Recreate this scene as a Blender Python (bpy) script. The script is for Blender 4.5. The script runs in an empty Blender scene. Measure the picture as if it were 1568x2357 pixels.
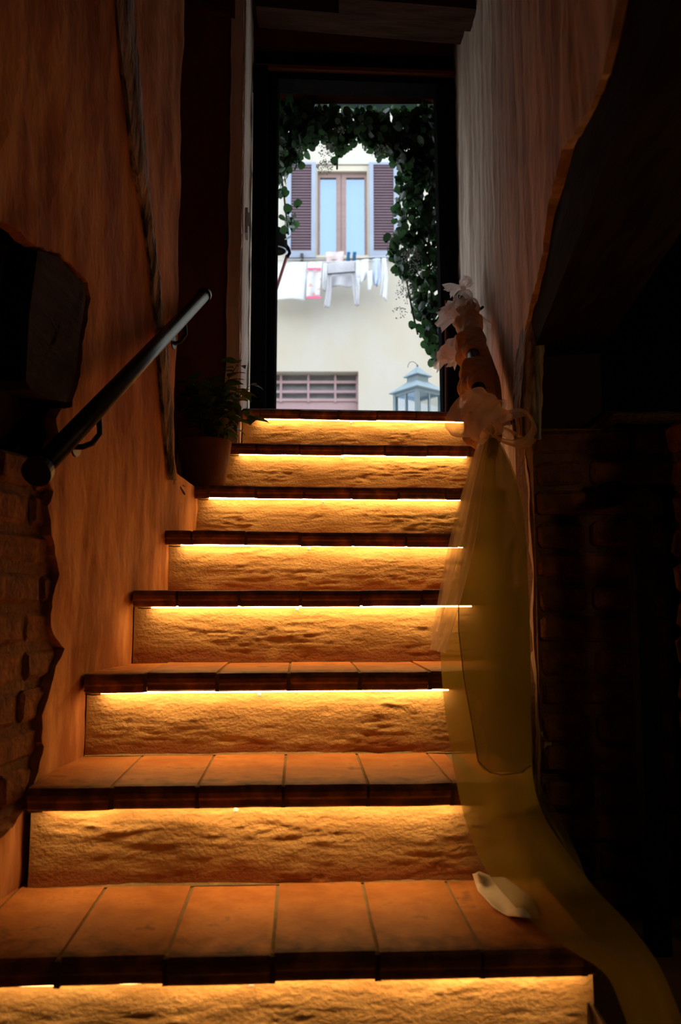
import bpy, bmesh, math, random
from mathutils import Vector, noise, geometry, Matrix
random.seed(7)
PI = math.pi
S = bpy.context.scene
COL = S.collection

# ------------------------------------------------------------------ camera
EYE = 0.701
TILT = 0.1143
FPX = 1833.0
cam = bpy.data.cameras.new('camera')
cam.sensor_fit = 'VERTICAL'; cam.sensor_height = 36.0; cam.sensor_width = 36.0
cam.lens = FPX / 2357 * 36
cam.clip_start = 0.02; cam.clip_end = 200
cam.dof.use_dof = True; cam.dof.focus_distance = 2.3; cam.dof.aperture_fstop = 4.0
camo = bpy.data.objects.new('camera', cam); COL.objects.link(camo)
camo.location = (0, 0, EYE); camo.rotation_euler = (PI/2 + TILT, 0, 0)
S.camera = camo

# ------------------------------------------------------------------ world, exposure
w = bpy.data.worlds.new('sky'); S.world = w; w.use_nodes = True
bgn = w.node_tree.nodes['Background']
bgn.inputs[0].default_value = (0.80, 0.90, 1.0, 1)
bgn.inputs[1].default_value = 4.6
S.view_settings.view_transform = 'Standard'; S.view_settings.look = 'None'
S.view_settings.exposure = 0.0; S.view_settings.gamma = 1.0
S.view_settings.use_curve_mapping = False
S.cycles.max_bounces = 10; S.cycles.diffuse_bounces = 5; S.cycles.transparent_max_bounces = 24
S.cycles.sample_clamp_indirect = 4.0
LED_POWER = 37.0
LED_COLOR = (1.0, 0.53, 0.175)

# ------------------------------------------------------------------ picking world points (Y is metres ahead of the camera)
CT, ST = math.cos(TILT), math.sin(TILT)
def ray(px, py):
    u = (px - 784) / FPX; v = (1178.5 - py) / FPX
    return Vector((u, CT - v*ST, ST + v*CT))
def at(px, py, Y, m=0.0):                      # on the plane y = Y + m x
    d = ray(px, py); s = Y / (d.y - m*d.x)
    return Vector((d.x*s, d.y*s, EYE + d.z*s))
def on_z(px, py, z):
    d = ray(px, py); s = (z - EYE) / d.z
    return Vector((d.x*s, d.y*s, z))
def on_wall(px, py, a, b):                     # on the upright plane through plan points a, b
    d = ray(px, py); n = Vector((b[1]-a[1], -(b[0]-a[0])))
    s = (n.x*a[0] + n.y*a[1]) / (n.x*d.x + n.y*d.y)
    return Vector((d.x*s, d.y*s, EYE + d.z*s))

# ------------------------------------------------------------------ materials
def nodes_of(name):
    m = bpy.data.materials.new(name); m.use_nodes = True
    nt = m.node_tree; return m, nt, nt.nodes, nt.links, nt.nodes['Principled BSDF']
def M(name, c1, c2=None, sc=(8, 8, 8), rough=.8, bump=0.0, bsc=(60, 60, 60), metal=0.0, spec=.3, rnd=0.0, dist=.004, detail=6, c3=None, lo=.35, hi=.65):
    m, nt, N, L, P = nodes_of(name)
    P.inputs['Roughness'].default_value = rough; P.inputs['Metallic'].default_value = metal
    P.inputs['Specular IOR Level'].default_value = spec
    P.inputs['Base Color'].default_value = (*c1, 1)
    g = N.new('ShaderNodeNewGeometry')
    col = None
    if c2:
        mp = N.new('ShaderNodeMapping'); mp.inputs['Scale'].default_value = sc
        L.new(g.outputs['Position'], mp.inputs['Vector'])
        t = N.new('ShaderNodeTexNoise'); t.inputs['Scale'].default_value = 1; t.inputs['Detail'].default_value = detail
        t.inputs['Roughness'].default_value = .6
        L.new(mp.outputs[0], t.inputs['Vector'])
        r = N.new('ShaderNodeValToRGB')
        r.color_ramp.elements[0].color = (*c1, 1); r.color_ramp.elements[1].color = (*c2, 1)
        r.color_ramp.elements[0].position = lo; r.color_ramp.elements[1].position = hi
        if c3:
            e = r.color_ramp.elements.new(hi + .1); e.color = (*c3, 1)
        L.new(t.outputs['Fac'], r.inputs['Fac']); col = r.outputs['Color']
    if rnd:
        oi = N.new('ShaderNodeObjectInfo')
        mr = N.new('ShaderNodeMapRange'); mr.inputs['To Min'].default_value = 1-rnd; mr.inputs['To Max'].default_value = 1+rnd
        L.new(oi.outputs['Random'], mr.inputs['Value'])
        hs = N.new('ShaderNodeHueSaturation'); L.new(mr.outputs[0], hs.inputs['Value'])
        if col: L.new(col, hs.inputs['Color'])
        else: hs.inputs['Color'].default_value = (*c1, 1)
        col = hs.outputs['Color']
    if col: L.new(col, P.inputs['Base Color'])
    if bump:
        mp2 = N.new('ShaderNodeMapping'); mp2.inputs['Scale'].default_value = bsc
        L.new(g.outputs['Position'], mp2.inputs['Vector'])
        t2 = N.new('ShaderNodeTexNoise'); t2.inputs['Scale'].default_value = 1; t2.inputs['Detail'].default_value = 8
        L.new(mp2.outputs[0], t2.inputs['Vector'])
        b = N.new('ShaderNodeBump'); b.inputs['Strength'].default_value = bump; b.inputs['Distance'].default_value = dist
        L.new(t2.outputs['Fac'], b.inputs['Height']); L.new(b.outputs[0], P.inputs['Normal'])
    return m
def sheer(name, c, clear, gloss=.0):           # thin woven fabric: part clear, part lit through
    m, nt, N, L, P = nodes_of(name)
    out = N['Material Output']
    tr = N.new('ShaderNodeBsdfTransparent'); tr.inputs[0].default_value = (1, .97, .92, 1)
    tl = N.new('ShaderNodeBsdfTranslucent'); tl.inputs[0].default_value = (*c, 1)
    df = N.new('ShaderNodeBsdfDiffuse'); df.inputs[0].default_value = (*c, 1)
    a = N.new('ShaderNodeMixShader'); a.inputs[0].default_value = .4
    L.new(tl.outputs[0], a.inputs[1]); L.new(df.outputs[0], a.inputs[2])
    g = N.new('ShaderNodeNewGeometry'); mp = N.new('ShaderNodeMapping'); mp.inputs['Scale'].default_value = (90, 90, 25)
    t = N.new('ShaderNodeTexNoise'); t.inputs['Scale'].default_value = 1
    L.new(g.outputs['Position'], mp.inputs[0]); L.new(mp.outputs[0], t.inputs[0])
    # fabric seen edge-on is denser: more threads per line of sight
    lw = N.new('ShaderNodeLayerWeight'); lw.inputs['Blend'].default_value = .35
    mr = N.new('ShaderNodeMapRange'); mr.inputs['To Min'].default_value = clear; mr.inputs['To Max'].default_value = clear*.25
    L.new(lw.outputs['Facing'], mr.inputs['Value'])
    b = N.new('ShaderNodeMixShader'); L.new(mr.outputs[0], b.inputs[0])
    L.new(a.outputs[0], b.inputs[1]); L.new(tr.outputs[0], b.inputs[2])
    L.new(b.outputs[0], out.inputs['Surface'])
    return m
def emit(name, c, s):
    m, nt, N, L, P = nodes_of(name)
    P.inputs['Base Color'].default_value = (.8, .7, .5, 1)
    P.inputs['Emission Color'].default_value = (*c, 1); P.inputs['Emission Strength'].default_value = s
    return m
def leafmat(name, c, back, rough=.45):
    m, nt, N, L, P = nodes_of(name)
    out = N['Material Output']
    oi = N.new('ShaderNodeObjectInfo'); hs = N.new('ShaderNodeHueSaturation'); hs.inputs['Color'].default_value = (*c, 1)
    mr = N.new('ShaderNodeMapRange'); mr.inputs['To Min'].default_value = .6; mr.inputs['To Max'].default_value = 1.35
    L.new(oi.outputs['Random'], mr.inputs[0]); L.new(mr.outputs[0], hs.inputs['Value'])
    L.new(hs.outputs[0], P.inputs['Base Color']); P.inputs['Roughness'].default_value = rough
    tl = N.new('ShaderNodeBsdfTranslucent'); tl.inputs[0].default_value = (*back, 1)
    mx = N.new('ShaderNodeMixShader'); mx.inputs[0].default_value = .3
    L.new(P.outputs[0], mx.inputs[1]); L.new(tl.outputs[0], mx.inputs[2]); L.new(mx.outputs[0], out.inputs[0])
    return m

m_plaster = M('ochre plaster', (.36, .148, .058), (.70, .37, .155), (12, 12, 2.6), .85, .6, (70, 70, 30), lo=.4, hi=.62)
m_plasterR = M('streaked brown plaster', (.36, .25, .19), (.76, .62, .52), (12, 12, .9), .8, .45, (80, 80, 20), lo=.38, hi=.63)
m_reveal = M('daylit reveal plaster', (.62, .52, .44), (.92, .85, .77), (14, 14, .9), .85, .4, (70, 70, 30), lo=.36, hi=.6)  # paler than the wall plaster: daylight on the reveal put into the colour
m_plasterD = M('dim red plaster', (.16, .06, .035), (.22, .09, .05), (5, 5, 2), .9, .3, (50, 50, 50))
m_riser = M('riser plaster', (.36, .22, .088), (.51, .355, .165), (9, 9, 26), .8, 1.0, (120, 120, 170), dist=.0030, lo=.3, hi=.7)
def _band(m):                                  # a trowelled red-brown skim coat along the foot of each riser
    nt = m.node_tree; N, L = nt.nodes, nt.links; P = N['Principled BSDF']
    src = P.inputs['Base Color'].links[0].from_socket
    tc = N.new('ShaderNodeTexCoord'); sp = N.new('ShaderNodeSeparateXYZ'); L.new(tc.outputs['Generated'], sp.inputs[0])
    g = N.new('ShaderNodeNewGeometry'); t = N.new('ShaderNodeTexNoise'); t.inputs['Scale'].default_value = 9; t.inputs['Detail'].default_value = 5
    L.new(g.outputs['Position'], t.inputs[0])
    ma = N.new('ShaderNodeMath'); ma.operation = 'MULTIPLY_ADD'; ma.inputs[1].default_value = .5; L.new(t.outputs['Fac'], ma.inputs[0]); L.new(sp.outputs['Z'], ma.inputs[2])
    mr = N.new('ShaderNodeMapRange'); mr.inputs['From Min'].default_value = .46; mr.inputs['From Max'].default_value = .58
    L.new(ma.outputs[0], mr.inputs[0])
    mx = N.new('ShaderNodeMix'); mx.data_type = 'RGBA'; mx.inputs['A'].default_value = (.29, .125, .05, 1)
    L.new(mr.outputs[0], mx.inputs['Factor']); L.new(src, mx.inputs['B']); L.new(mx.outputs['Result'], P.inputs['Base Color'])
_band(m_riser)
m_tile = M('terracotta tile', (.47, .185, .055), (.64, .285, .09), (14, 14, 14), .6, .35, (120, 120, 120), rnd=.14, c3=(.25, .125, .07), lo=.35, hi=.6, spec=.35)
m_grout = M('dirty grout', (.10, .06, .035), (.15, .09, .05), (40, 40, 40), .95, .4, (200, 200, 200))
m_mortar = M('mortar', (.27, .21, .115), (.37, .29, .17), (40, 40, 40), .95, .6, (200, 200, 200))
def _wear_shade(m):                                  # trodden grime at each tile's front edge, with the lip's shade painted in
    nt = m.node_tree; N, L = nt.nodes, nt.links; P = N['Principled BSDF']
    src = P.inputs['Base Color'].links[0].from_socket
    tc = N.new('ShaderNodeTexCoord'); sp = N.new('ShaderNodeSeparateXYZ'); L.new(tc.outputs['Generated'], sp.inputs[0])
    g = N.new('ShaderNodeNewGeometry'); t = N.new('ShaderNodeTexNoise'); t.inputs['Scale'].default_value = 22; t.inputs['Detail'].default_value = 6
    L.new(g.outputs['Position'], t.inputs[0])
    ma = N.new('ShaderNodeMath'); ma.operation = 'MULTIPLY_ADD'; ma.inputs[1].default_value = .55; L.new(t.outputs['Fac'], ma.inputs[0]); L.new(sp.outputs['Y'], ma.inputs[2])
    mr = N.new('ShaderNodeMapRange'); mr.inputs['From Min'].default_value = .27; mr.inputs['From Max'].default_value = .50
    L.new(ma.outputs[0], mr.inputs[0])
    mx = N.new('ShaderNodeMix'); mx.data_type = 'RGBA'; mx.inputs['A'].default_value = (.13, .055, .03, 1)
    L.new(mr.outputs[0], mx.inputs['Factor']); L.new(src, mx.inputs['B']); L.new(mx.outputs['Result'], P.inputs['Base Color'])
_wear_shade(m_tile)
m_brick = M('old brick', (.13, .05, .025), (.27, .125, .057), (26, 26, 26), .9, .9, (90, 90, 90), rnd=.25, dist=.008)
m_brickmort = M('brick joint mortar', (.14, .075, .045), (.22, .125, .075), (30, 30, 30), .95, .9, (80, 80, 80), dist=.01)
m_timber = M('weathered timber', (.05, .045, .042), (.55, .53, .51), (45, 45, 2.5), .75, .9, (120, 120, 6), dist=.006, lo=.38, hi=.62)
m_timberend = M('sawn timber end', (.025, .017, .016), (.05, .034, .03), (40, 9, 40), .9, .8, (60, 20, 60), dist=.006)
m_lintel = M('dark stained wood', (.035, .018, .012), (.07, .035, .025), (4, 30, 60), .95, .4, (6, 60, 90), spec=.04)
m_frame = M('black painted frame', (.012, .011, .012), (.02, .018, .018), (8, 8, 8), .45, .1, (60, 60, 60))
m_glint_metal = M('pale glint and screw metal', (.35, .34, .33), (.42, .41, .4), (20, 20, 20), .5)  # pale metal for the screws and the glint painted on the door edge
m_iron = M('black iron tube', (.018, .018, .02), (.03, .03, .032), (30, 30, 30), .36, .12, (200, 200, 200), metal=.6, spec=.5)
m_chrome = M('polished rail', (.55, .55, .57), (.6, .6, .62), (30, 30, 30), .2, metal=1)
m_led = emit('led diffuser', LED_COLOR, LED_POWER)
m_channel = M('led channel', (.03, .025, .02), (.05, .04, .03), (40, 40, 40), .5)
m_floor = M('dark stone floor', (.10, .06, .04), (.15, .09, .06), (9, 9, 9), .7, .4, (50, 50, 50))
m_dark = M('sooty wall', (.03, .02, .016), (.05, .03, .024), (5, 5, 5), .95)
m_blackwood = M('near black wood', (.010, .007, .006), (.024, .017, .015), (60, 5, 60), .95, .6, (90, 8, 90), spec=.05)  # very dark wood tone for the lintel
m_pot = M('terracotta pot', (.13, .06, .038), (.19, .09, .055), (20, 20, 20), .85, .3, (120, 120, 120))
m_soil = M('soil', (.03, .02, .015), (.06, .04, .03), (80, 80, 80), 1, 1, (120, 120, 120))
m_leaf = leafmat('glossy green leaf', (.045, .085, .028), (.10, .18, .03))
m_stem = M('stem', (.06, .05, .025), (.09, .07, .035), (30, 30, 30), .8)
m_euc = leafmat('eucalyptus leaf', (.035, .07, .045), (.06, .15, .05))
m_flower = M('dried white blossom', (.45, .50, .50), (.6, .64, .62), (60, 60, 60), .9)
m_veil = sheer('olive tulle', (.56, .49, .08), .50)
m_veil2 = sheer('dense olive tulle', (.24, .215, .055), .42)
m_peach = sheer('pale peach tulle', (.97, .88, .86), .36)
m_peach2 = sheer('sheer peach tulle', (.94, .77, .64), .70)
m_wrap = M('tan chiffon', (.52, .33, .2), (.66, .45, .3), (25, 25, 60), .85, .5, (60, 60, 160))
m_ribbon = M('white satin', (.80, .74, .66), (.86, .80, .72), (25, 25, 25), .5, .2, (60, 60, 60))
# outside
m_fac = M('cream render', (.335, .295, .225), (.36, .355, .335), (.8, .8, .5), .95, .15, (9, 9, 9), lo=.3, hi=.7)
m_shut = M('mauve brown slat', (0.102, 0.065, 0.082), (0.116, 0.075, 0.092), (3, 3, 3), .7)
m_shutf = M('grey blue shutter frame', (0.184, 0.211, 0.272), (0.204, 0.238, 0.299), (3, 3, 3), .7)
m_winf = M('brown window frame', (0.177, 0.116, 0.105), (0.211, 0.136, 0.126), (3, 3, 20), .6)
m_cream = M('cream trim', (0.354, 0.320, 0.252), (0.374, 0.340, 0.272), (3, 3, 3), .8)
m_pink = M('faded pink ironwork', (0.245, 0.160, 0.170), (0.272, 0.184, 0.194), (3, 3, 3), .7)
m_paned = M('dusty dark pane', (.10, .10, .11), (.15, .15, .16), (6, 6, 20), .35)
m_lantern = M('pale blue painted tin', (.26, .36, .44), (.30, .41, .49), (20, 20, 20), .55, .1, (60, 60, 60))
m_white = M('white cotton', (0.408, 0.428, 0.449), (0.449, 0.462, 0.476), (9, 9, 9), .95, .2, (30, 30, 30))
m_greyc = M('pale grey cotton', (0.286, 0.286, 0.313), (0.320, 0.320, 0.347), (9, 9, 9), .95, .2, (30, 30, 30))
m_bluec = M('pale blue cotton', (0.286, 0.333, 0.449), (0.326, 0.374, 0.476), (9, 9, 9), .95)
m_pinkc = M('pink striped cotton', (0.435, 0.394, 0.394), (0.422, 0.286, 0.286), (1, 1, 18), .95, lo=.45, hi=.62)
m_floral = M('floral cotton', (0.422, 0.428, 0.449), (0.422, 0.224, 0.190), (9, 9, 9), .95, c3=(0.408, 0.190, 0.286), lo=.55, hi=.68, detail=2)
m_rose = M('rose hem', (0.510, 0.082, 0.170), (0.544, 0.109, 0.204), (9, 9, 9), .95)
m_navy = M('navy sock', (.01, .06, .13), (.015, .08, .16), (30, 30, 30), .9)
m_pave = M('grey paving', (.44, .41, .37), (.54, .50, .46), (6, 6, 6), .9, .3, (30, 30, 30))
m_ext = M('ochre house render', (.55, .42, .28), (.62, .48, .33), (2, 2, 2), .95)
m_redwood = M('red brown board', (.12, .035, .02), (.17, .055, .03), (4, 40, 40), .95, .3, (8, 60, 60), spec=.05)
m_teal = M('teal canvas', (.010, .03, .038), (.014, .036, .044), (8, 8, 8), .9)
m_black = M('matt black paint', (.008, .007, .008), (.013, .012, .012), (20, 20, 20), .95, spec=.0)
m_redpole = M('dark red paint', (.22, .07, .07), (.26, .09, .09), (20, 20, 20), .5)
def glassmat(name, tint, refl):
    m, nt, N, L, P = nodes_of(name); out = N['Material Output']
    gl = N.new('ShaderNodeBsdfGlossy'); gl.inputs['Roughness'].default_value = .04; gl.inputs[0].default_value = (.36, .445, .60, 1)
    tr = N.new('ShaderNodeBsdfTransparent'); tr.inputs[0].default_value = (*tint, 1)
    mx = N.new('ShaderNodeMixShader'); mx.inputs[0].default_value = refl
    L.new(tr.outputs[0], mx.inputs[1]); L.new(gl.outputs[0], mx.inputs[2]); L.new(mx.outputs[0], out.inputs[0])
    return m
m_pane = glassmat('mirrored window glass', (.8, .9, .95), .26)
m_lglass = glassmat('lantern glass', (.93, .95, .96), .06)
m_curtain = M('pale curtain', (.22, .30, .36), (.26, .34, .40), (3, 3, 3), .95)

# ------------------------------------------------------------------ mesh helpers
def link(name, verts, faces, mat, parent=None, smooth=False, kind=None):
    me = bpy.data.meshes.new(name); me.from_pydata([tuple(v) for v in verts], [], faces)
    me.materials.append(mat)
    if smooth: me.polygons.foreach_set('use_smooth', [True]*len(me.polygons))
    me.update()
    o = bpy.data.objects.new(name, me); COL.objects.link(o)
    if parent is not None: attach(o, parent)
    if kind: o['kind'] = kind
    return o
def attach(o, parent):
    o.parent = parent
    o.matrix_parent_inverse = wmat(parent).inverted()
def wmat(o):
    m = o.matrix_basis.copy()
    if o.parent: m = wmat(o.parent) @ o.matrix_parent_inverse @ m
    return m
def empty(name, loc=(0, 0, 0), kind=None):
    o = bpy.data.objects.new(name, None); COL.objects.link(o); o.location = loc; o.empty_display_size = .05
    if kind: o['kind'] = kind
    return o
def tag(o, label, cat, group=None):
    o['label'] = label; o['category'] = cat
    if group: o['group'] = group
    return o
class MB:
    def __init__(s): s.v = []; s.f = []
    def add(s, vs, fs):
        b = len(s.v); s.v += [Vector(v) for v in vs]; s.f += [tuple(i+b for i in f) for f in fs]; return s
    def box(s, c, sx, sy, sz, ax=None, bev=0.0):
        c = Vector(c); X, Y, Z = ax or (Vector((1, 0, 0)), Vector((0, 1, 0)), Vector((0, 0, 1)))
        if bev <= 0:
            vs = [c + X*(i*sx/2) + Y*(j*sy/2) + Z*(k*sz/2) for i in (-1, 1) for j in (-1, 1) for k in (-1, 1)]
            fs = [(0, 1, 3, 2), (4, 6, 7, 5), (0, 4, 5, 1), (2, 3, 7, 6), (0, 2, 6, 4), (1, 5, 7, 3)]
            return s.add(vs, fs)
        bm = bmesh.new(); bmesh.ops.create_cube(bm, size=1)
        for v in bm.verts: v.co = Vector((v.co.x*sx, v.co.y*sy, v.co.z*sz))
        bmesh.ops.bevel(bm, geom=bm.edges[:], offset=bev, segments=2, affect='EDGES', profile=.5)
        bm.verts.index_update()
        vs = [c + X*v.co.x + Y*v.co.y + Z*v.co.z for v in bm.verts]; fs = [tuple(v.index for v in f.verts) for f in bm.faces]
        bm.free(); return s.add(vs, fs)
    def bar(s, a, b, wx, wy, up=Vector((0, 0, 1))):
        a = Vector(a); b = Vector(b); d = (b-a); l = d.length; d.normalize()
        x = d.cross(up)
        if x.length < 1e-4: x = d.cross(Vector((1, 0, 0)))
        x.normalize(); y = x.cross(d).normalized()
        return s.box((a+b)/2, wx, l, wy, (x, d, y))
    def tube(s, pts, r, n=12, cap=True):
        pts = [Vector(p) for p in pts]; rs = r if isinstance(r, (list, tuple)) else [r]*len(pts)
        up = Vector((0, 0, 1)); rings = []; b0 = len(s.v); prev = None
        for i, p in enumerate(pts):
            d = (pts[min(i+1, len(pts)-1)] - pts[max(i-1, 0)]).normalized()
            x = prev - d*prev.dot(d) if prev else d.cross(up if abs(d.z) < .95 else Vector((0, 1, 0)))
            x.normalize(); prev = x; y = d.cross(x)
            rings.append([p + (x*math.cos(2*PI*k/n) + y*math.sin(2*PI*k/n))*rs[i] for k in range(n)])
        vs = [v for rg in rings for v in rg]; fs = []
        for i in range(len(pts)-1):
            for k in range(n): fs.append((i*n+k, i*n+(k+1) % n, (i+1)*n+(k+1) % n, (i+1)*n+k))
        if cap: fs.append(tuple(range(n-1, -1, -1))); fs.append(tuple((len(pts)-1)*n+k for k in range(n)))
        return s.add(vs, fs)
    def lathe(s, c, prof, n=32, cap=True):
        c = Vector(c); vs = []; fs = []
        for r, z in prof: vs += [c + Vector((r*math.cos(2*PI*k/n), r*math.sin(2*PI*k/n), z)) for k in range(n)]
        for i in range(len(prof)-1):
            for k in range(n): fs.append((i*n+k, i*n+(k+1) % n, (i+1)*n+(k+1) % n, (i+1)*n+k))
        if cap: fs.append(tuple(range(n-1, -1, -1))); fs.append(tuple((len(prof)-1)*n+k for k in range(n)))
        return s.add(vs, fs)
    def grid(s, fn, nu, nv, closed=False):
        vs = [fn(i/nu, j/nv) for j in range(nv+1) for i in range(nu+1)]
        fs = [(j*(nu+1)+i, j*(nu+1)+i+1, (j+1)*(nu+1)+i+1, (j+1)*(nu+1)+i) for j in range(nv) for i in range(nu)]
        return s.add(vs, fs)
    def prism(s, pts, off):
        n = len(pts); pts = [Vector(p) for p in pts]; off = Vector(off)
        vs = pts + [p+off for p in pts]
        fs = [tuple(range(n)), tuple(range(2*n-1, n-1, -1))] + [(i, n+i, n+(i+1) % n, (i+1) % n) for i in range(n)]
        return s.add(vs, fs)
    def out(s, name, mat, parent=None, smooth=False, kind=None):
        return link(name, s.v, s.f, mat, parent, smooth, kind)
def solid(o, t, off=0):
    md = o.modifiers.new('thickness', 'SOLIDIFY'); md.thickness = t; md.offset = off; return o
def fr(p, sc, octv=4): return noise.fractal(Vector(p)*sc, 1.0, 2.0, octv)
def inside(p, poly):
    x, y = p; c = False; n = len(poly); j = n-1
    for i in range(n):
        xi, yi = poly[i]; xj, yj = poly[j]
        if (yi > y) != (yj > y) and x < (xj-xi)*(y-yi)/(yj-yi)+xi: c = not c
        j = i
    return c
def densify(poly, step, jit):
    r = []
    for i, a in enumerate(poly):
        b = poly[(i+1) % len(poly)]; l = math.hypot(b[0]-a[0], b[1]-a[1]); n = max(1, int(l/step))
        for k in range(n):
            t = k/n; p = (a[0]+(b[0]-a[0])*t, a[1]+(b[1]-a[1])*t)
            q = (p[0] + jit*noise.noise(Vector((p[0]*40, p[1]*40, 1))), p[1] + jit*noise.noise(Vector((p[0]*40, p[1]*40, 9))))
            r.append(q)
    return r
def skin(name, surf, outline, holes, step, thick, amp, nsc, mat, parent=None, kind=None, jit=.006):
    """plaster coat over a wall: surf(u, v) -> point, n is the outward normal; ragged edges have real thickness"""
    loops = [densify(outline, .02, jit*.3)] + [densify(h, .012, jit) for h in holes]
    pts = []; edges = []
    for lp in loops:
        b = len(pts); pts += lp; edges += [(b+i, b+(i+1) % len(lp)) for i in range(len(lp))]
    us = [p[0] for p in loops[0]]; vs_ = [p[1] for p in loops[0]]
    nu = int((max(us)-min(us))/step); nv = int((max(vs_)-min(vs_))/step)
    for j in range(1, nv):
        for i in range(1, nu):
            p = (min(us)+(i+.5*(j % 2))*step, min(vs_)+j*step)
            if inside(p, loops[0]) and not any(inside(p, h) for h in loops[1:]): pts.append(p)
    V, E_, F, *_ = geometry.delaunay_2d_cdt([Vector(p) for p in pts], edges, [], 0, 1e-5)
    F2 = []
    for f in F:
        c = (sum(V[i].x for i in f)/len(f), sum(V[i].y for i in f)/len(f))
        if inside(c, loops[0]) and not any(inside(c, h) for h in loops[1:]): F2.append(tuple(f))
    P3 = []
    for v in V:
        p, n = surf(v.x, v.y)
        P3.append(p + n*(amp*fr((p.x, p.y, p.z), nsc) + amp*.4*fr((p.x, p.y, p.z*.5), nsc*4)))
    # orientation
    f = F2[0]; n0 = (P3[f[1]]-P3[f[0]]).cross(P3[f[2]]-P3[f[0]]); _, nn = surf(V[f[0]].x, V[f[0]].y)
    if n0.dot(nn) < 0: F2 = [tuple(reversed(t)) for t in F2]
    cnt = {}
    for t in F2:
        for a, b in zip(t, t[1:]+t[:1]): cnt[(a, b)] = 1
    nb = len(P3); back = {}
    allv = list(P3)
    for (a, b) in list(cnt):
        if (b, a) not in cnt:
            for q in (a, b):
                if q not in back:
                    p, n = surf(V[q].x, V[q].y); back[q] = len(allv); allv.append(P3[q] - n*thick)
            F2.append((b, a, back[a], back[b]))
    return link(name, allv, F2, mat, parent, False, kind)

# ------------------------------------------------------------------ plan of the stair well
RISE = .183
LPX = [(0, 2213), (75, 1813), (205, 1551), (315, 1358), (385, 1220), (430, 1116), (530, 1018), (575, 938)]
RPX = [(1060, 2190), (1050, 1803), (1015, 1545), (1020, 1357), (1040, 1226), (1060, 1121), (1090, 1025), (1075, 947)]
ZS = [RISE*(k+1) for k in range(8)]
YS = [1.2525 + .27*k for k in range(8)]
PL = [at(*LPX[k], YS[k], .052) for k in range(8)]
PR = [at(*RPX[k], YS[k], .052) for k in range(8)]
ZS = [(PL[k].z+PR[k].z)/2 for k in range(8)]
LAND = ZS[7]
AL = ((-.625, 1.22), (-.503, 2.36))             # left wall plane (plan)
def xl(y): return AL[0][0] + (AL[1][0]-AL[0][0])*(y-AL[0][1])/(AL[1][1]-AL[0][1])
BR = ((.46, 1.90), (.60, 3.10))                 # right wall plane (plan)
DR = (.588, 3.80)
def xr(y):
    if y < 3.1: return .46 + .14*(y-1.9)/1.2
    return .60 + (.588-.60)*(y-3.1)/.7
CEIL = 3.62

# ------------------------------------------------------------------ setting: floor, walls, ceiling
b = MB(); b.box((.6, 1.1, -.02), 5.2, 6.4, .04); f_ = b.out('floor', m_floor); f_['kind'] = 'structure'
b = MB(); b.box((.6, .95, CEIL+.05), 5.2, 6.2, .1); f_ = b.out('ceiling', m_dark); f_['kind'] = 'structure'
b = MB(); b.box((.6, -1.6, 1.8), 5.2, .1, 3.7); f_ = b.out('wall_back', m_dark); f_['kind'] = 'structure'

# left wall: masonry core (recessed), bricks in the bare patch, plaster coat over it
wl = empty('wall_left', (xl(1.5), 1.5, 0), 'structure')
nL = Vector((AL[1][1]-AL[0][1], -(AL[1][0]-AL[0][0]), 0)).normalized()
tL = Vector((nL.y*-1, nL.x, 0))
def surfL(u, v): return Vector((xl(u), u, v)), nL
hole_px = [(-330, 470), (-20, 500), (30, 520), (78, 566), (140, 583), (205, 652), (209, 690), (193, 790), (186, 865), (166, 935), (142, 941), (131, 962), (135, 1010), (118, 1050),
           (112, 1105), (124, 1130), (108, 1165), (116, 1230), (128, 1290), (136, 1320), (124, 1370), (118, 1440), (138, 1480), (152, 1492), (128, 1535), (112, 1590),
           (96, 1650), (98, 1720), (88, 1780), (70, 1822), (60, 1860), (28, 1905), (-10, 1935), (-330, 2000)]
hole = []
for px, py in hole_px:
    p = on_wall(px, py, *AL); hole.append((p.y, p.z))
outl = [(-1.5, 0), (2.655, 0), (2.655, ZS[5]-.012), (2.40, ZS[5]+.01), (2.36, ZS[5]+.06), (2.36, CEIL), (-1.5, CEIL)]
pl = skin('plaster', surfL, outl, [hole], .022, .026, .006, 5, m_plaster, wl, jit=.007)
# masonry core
b = MB(); b.prism([(xl(-1.5)-.020, -1.5, 0), (xl(2.34)-.020, 2.34, 0), (xl(2.34)-.020, 2.34, EYE+.27), (xl(-1.5)-.020, -1.5, EYE+.27)], (-.2, 0, 0)); b.out('masonry_core', m_brickmort, wl)
b = MB(); b.prism([(xl(-1.5)-.23, -1.5, 0), (xl(2.34)-.23, 2.34, 0), (xl(2.34)-.23, 2.34, CEIL), (xl(-1.5)-.23, -1.5, CEIL)], (-.1, 0, 0)); b.out('recess_back', m_dark, wl)
b = MB(); b.prism([(xl(-1.5)-.028, -1.5, EYE+1.0), (xl(2.34)-.028, 2.34, EYE+1.0), (xl(2.34)-.028, 2.34, CEIL), (xl(-1.5)-.028, -1.5, CEIL)], (-.25, 0, 0)); b.out('upper_core', m_dark, wl)
b = MB(); b.prism([(xl(1.72)-.028, 1.72, EYE+.2), (xl(2.34)-.028, 2.34, EYE+.2), (xl(2.34)-.028, 2.34, CEIL), (xl(1.72)-.028, 1.72, CEIL)], (-.25, 0, 0)); b.out('upper_core', m_dark, wl)
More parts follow.
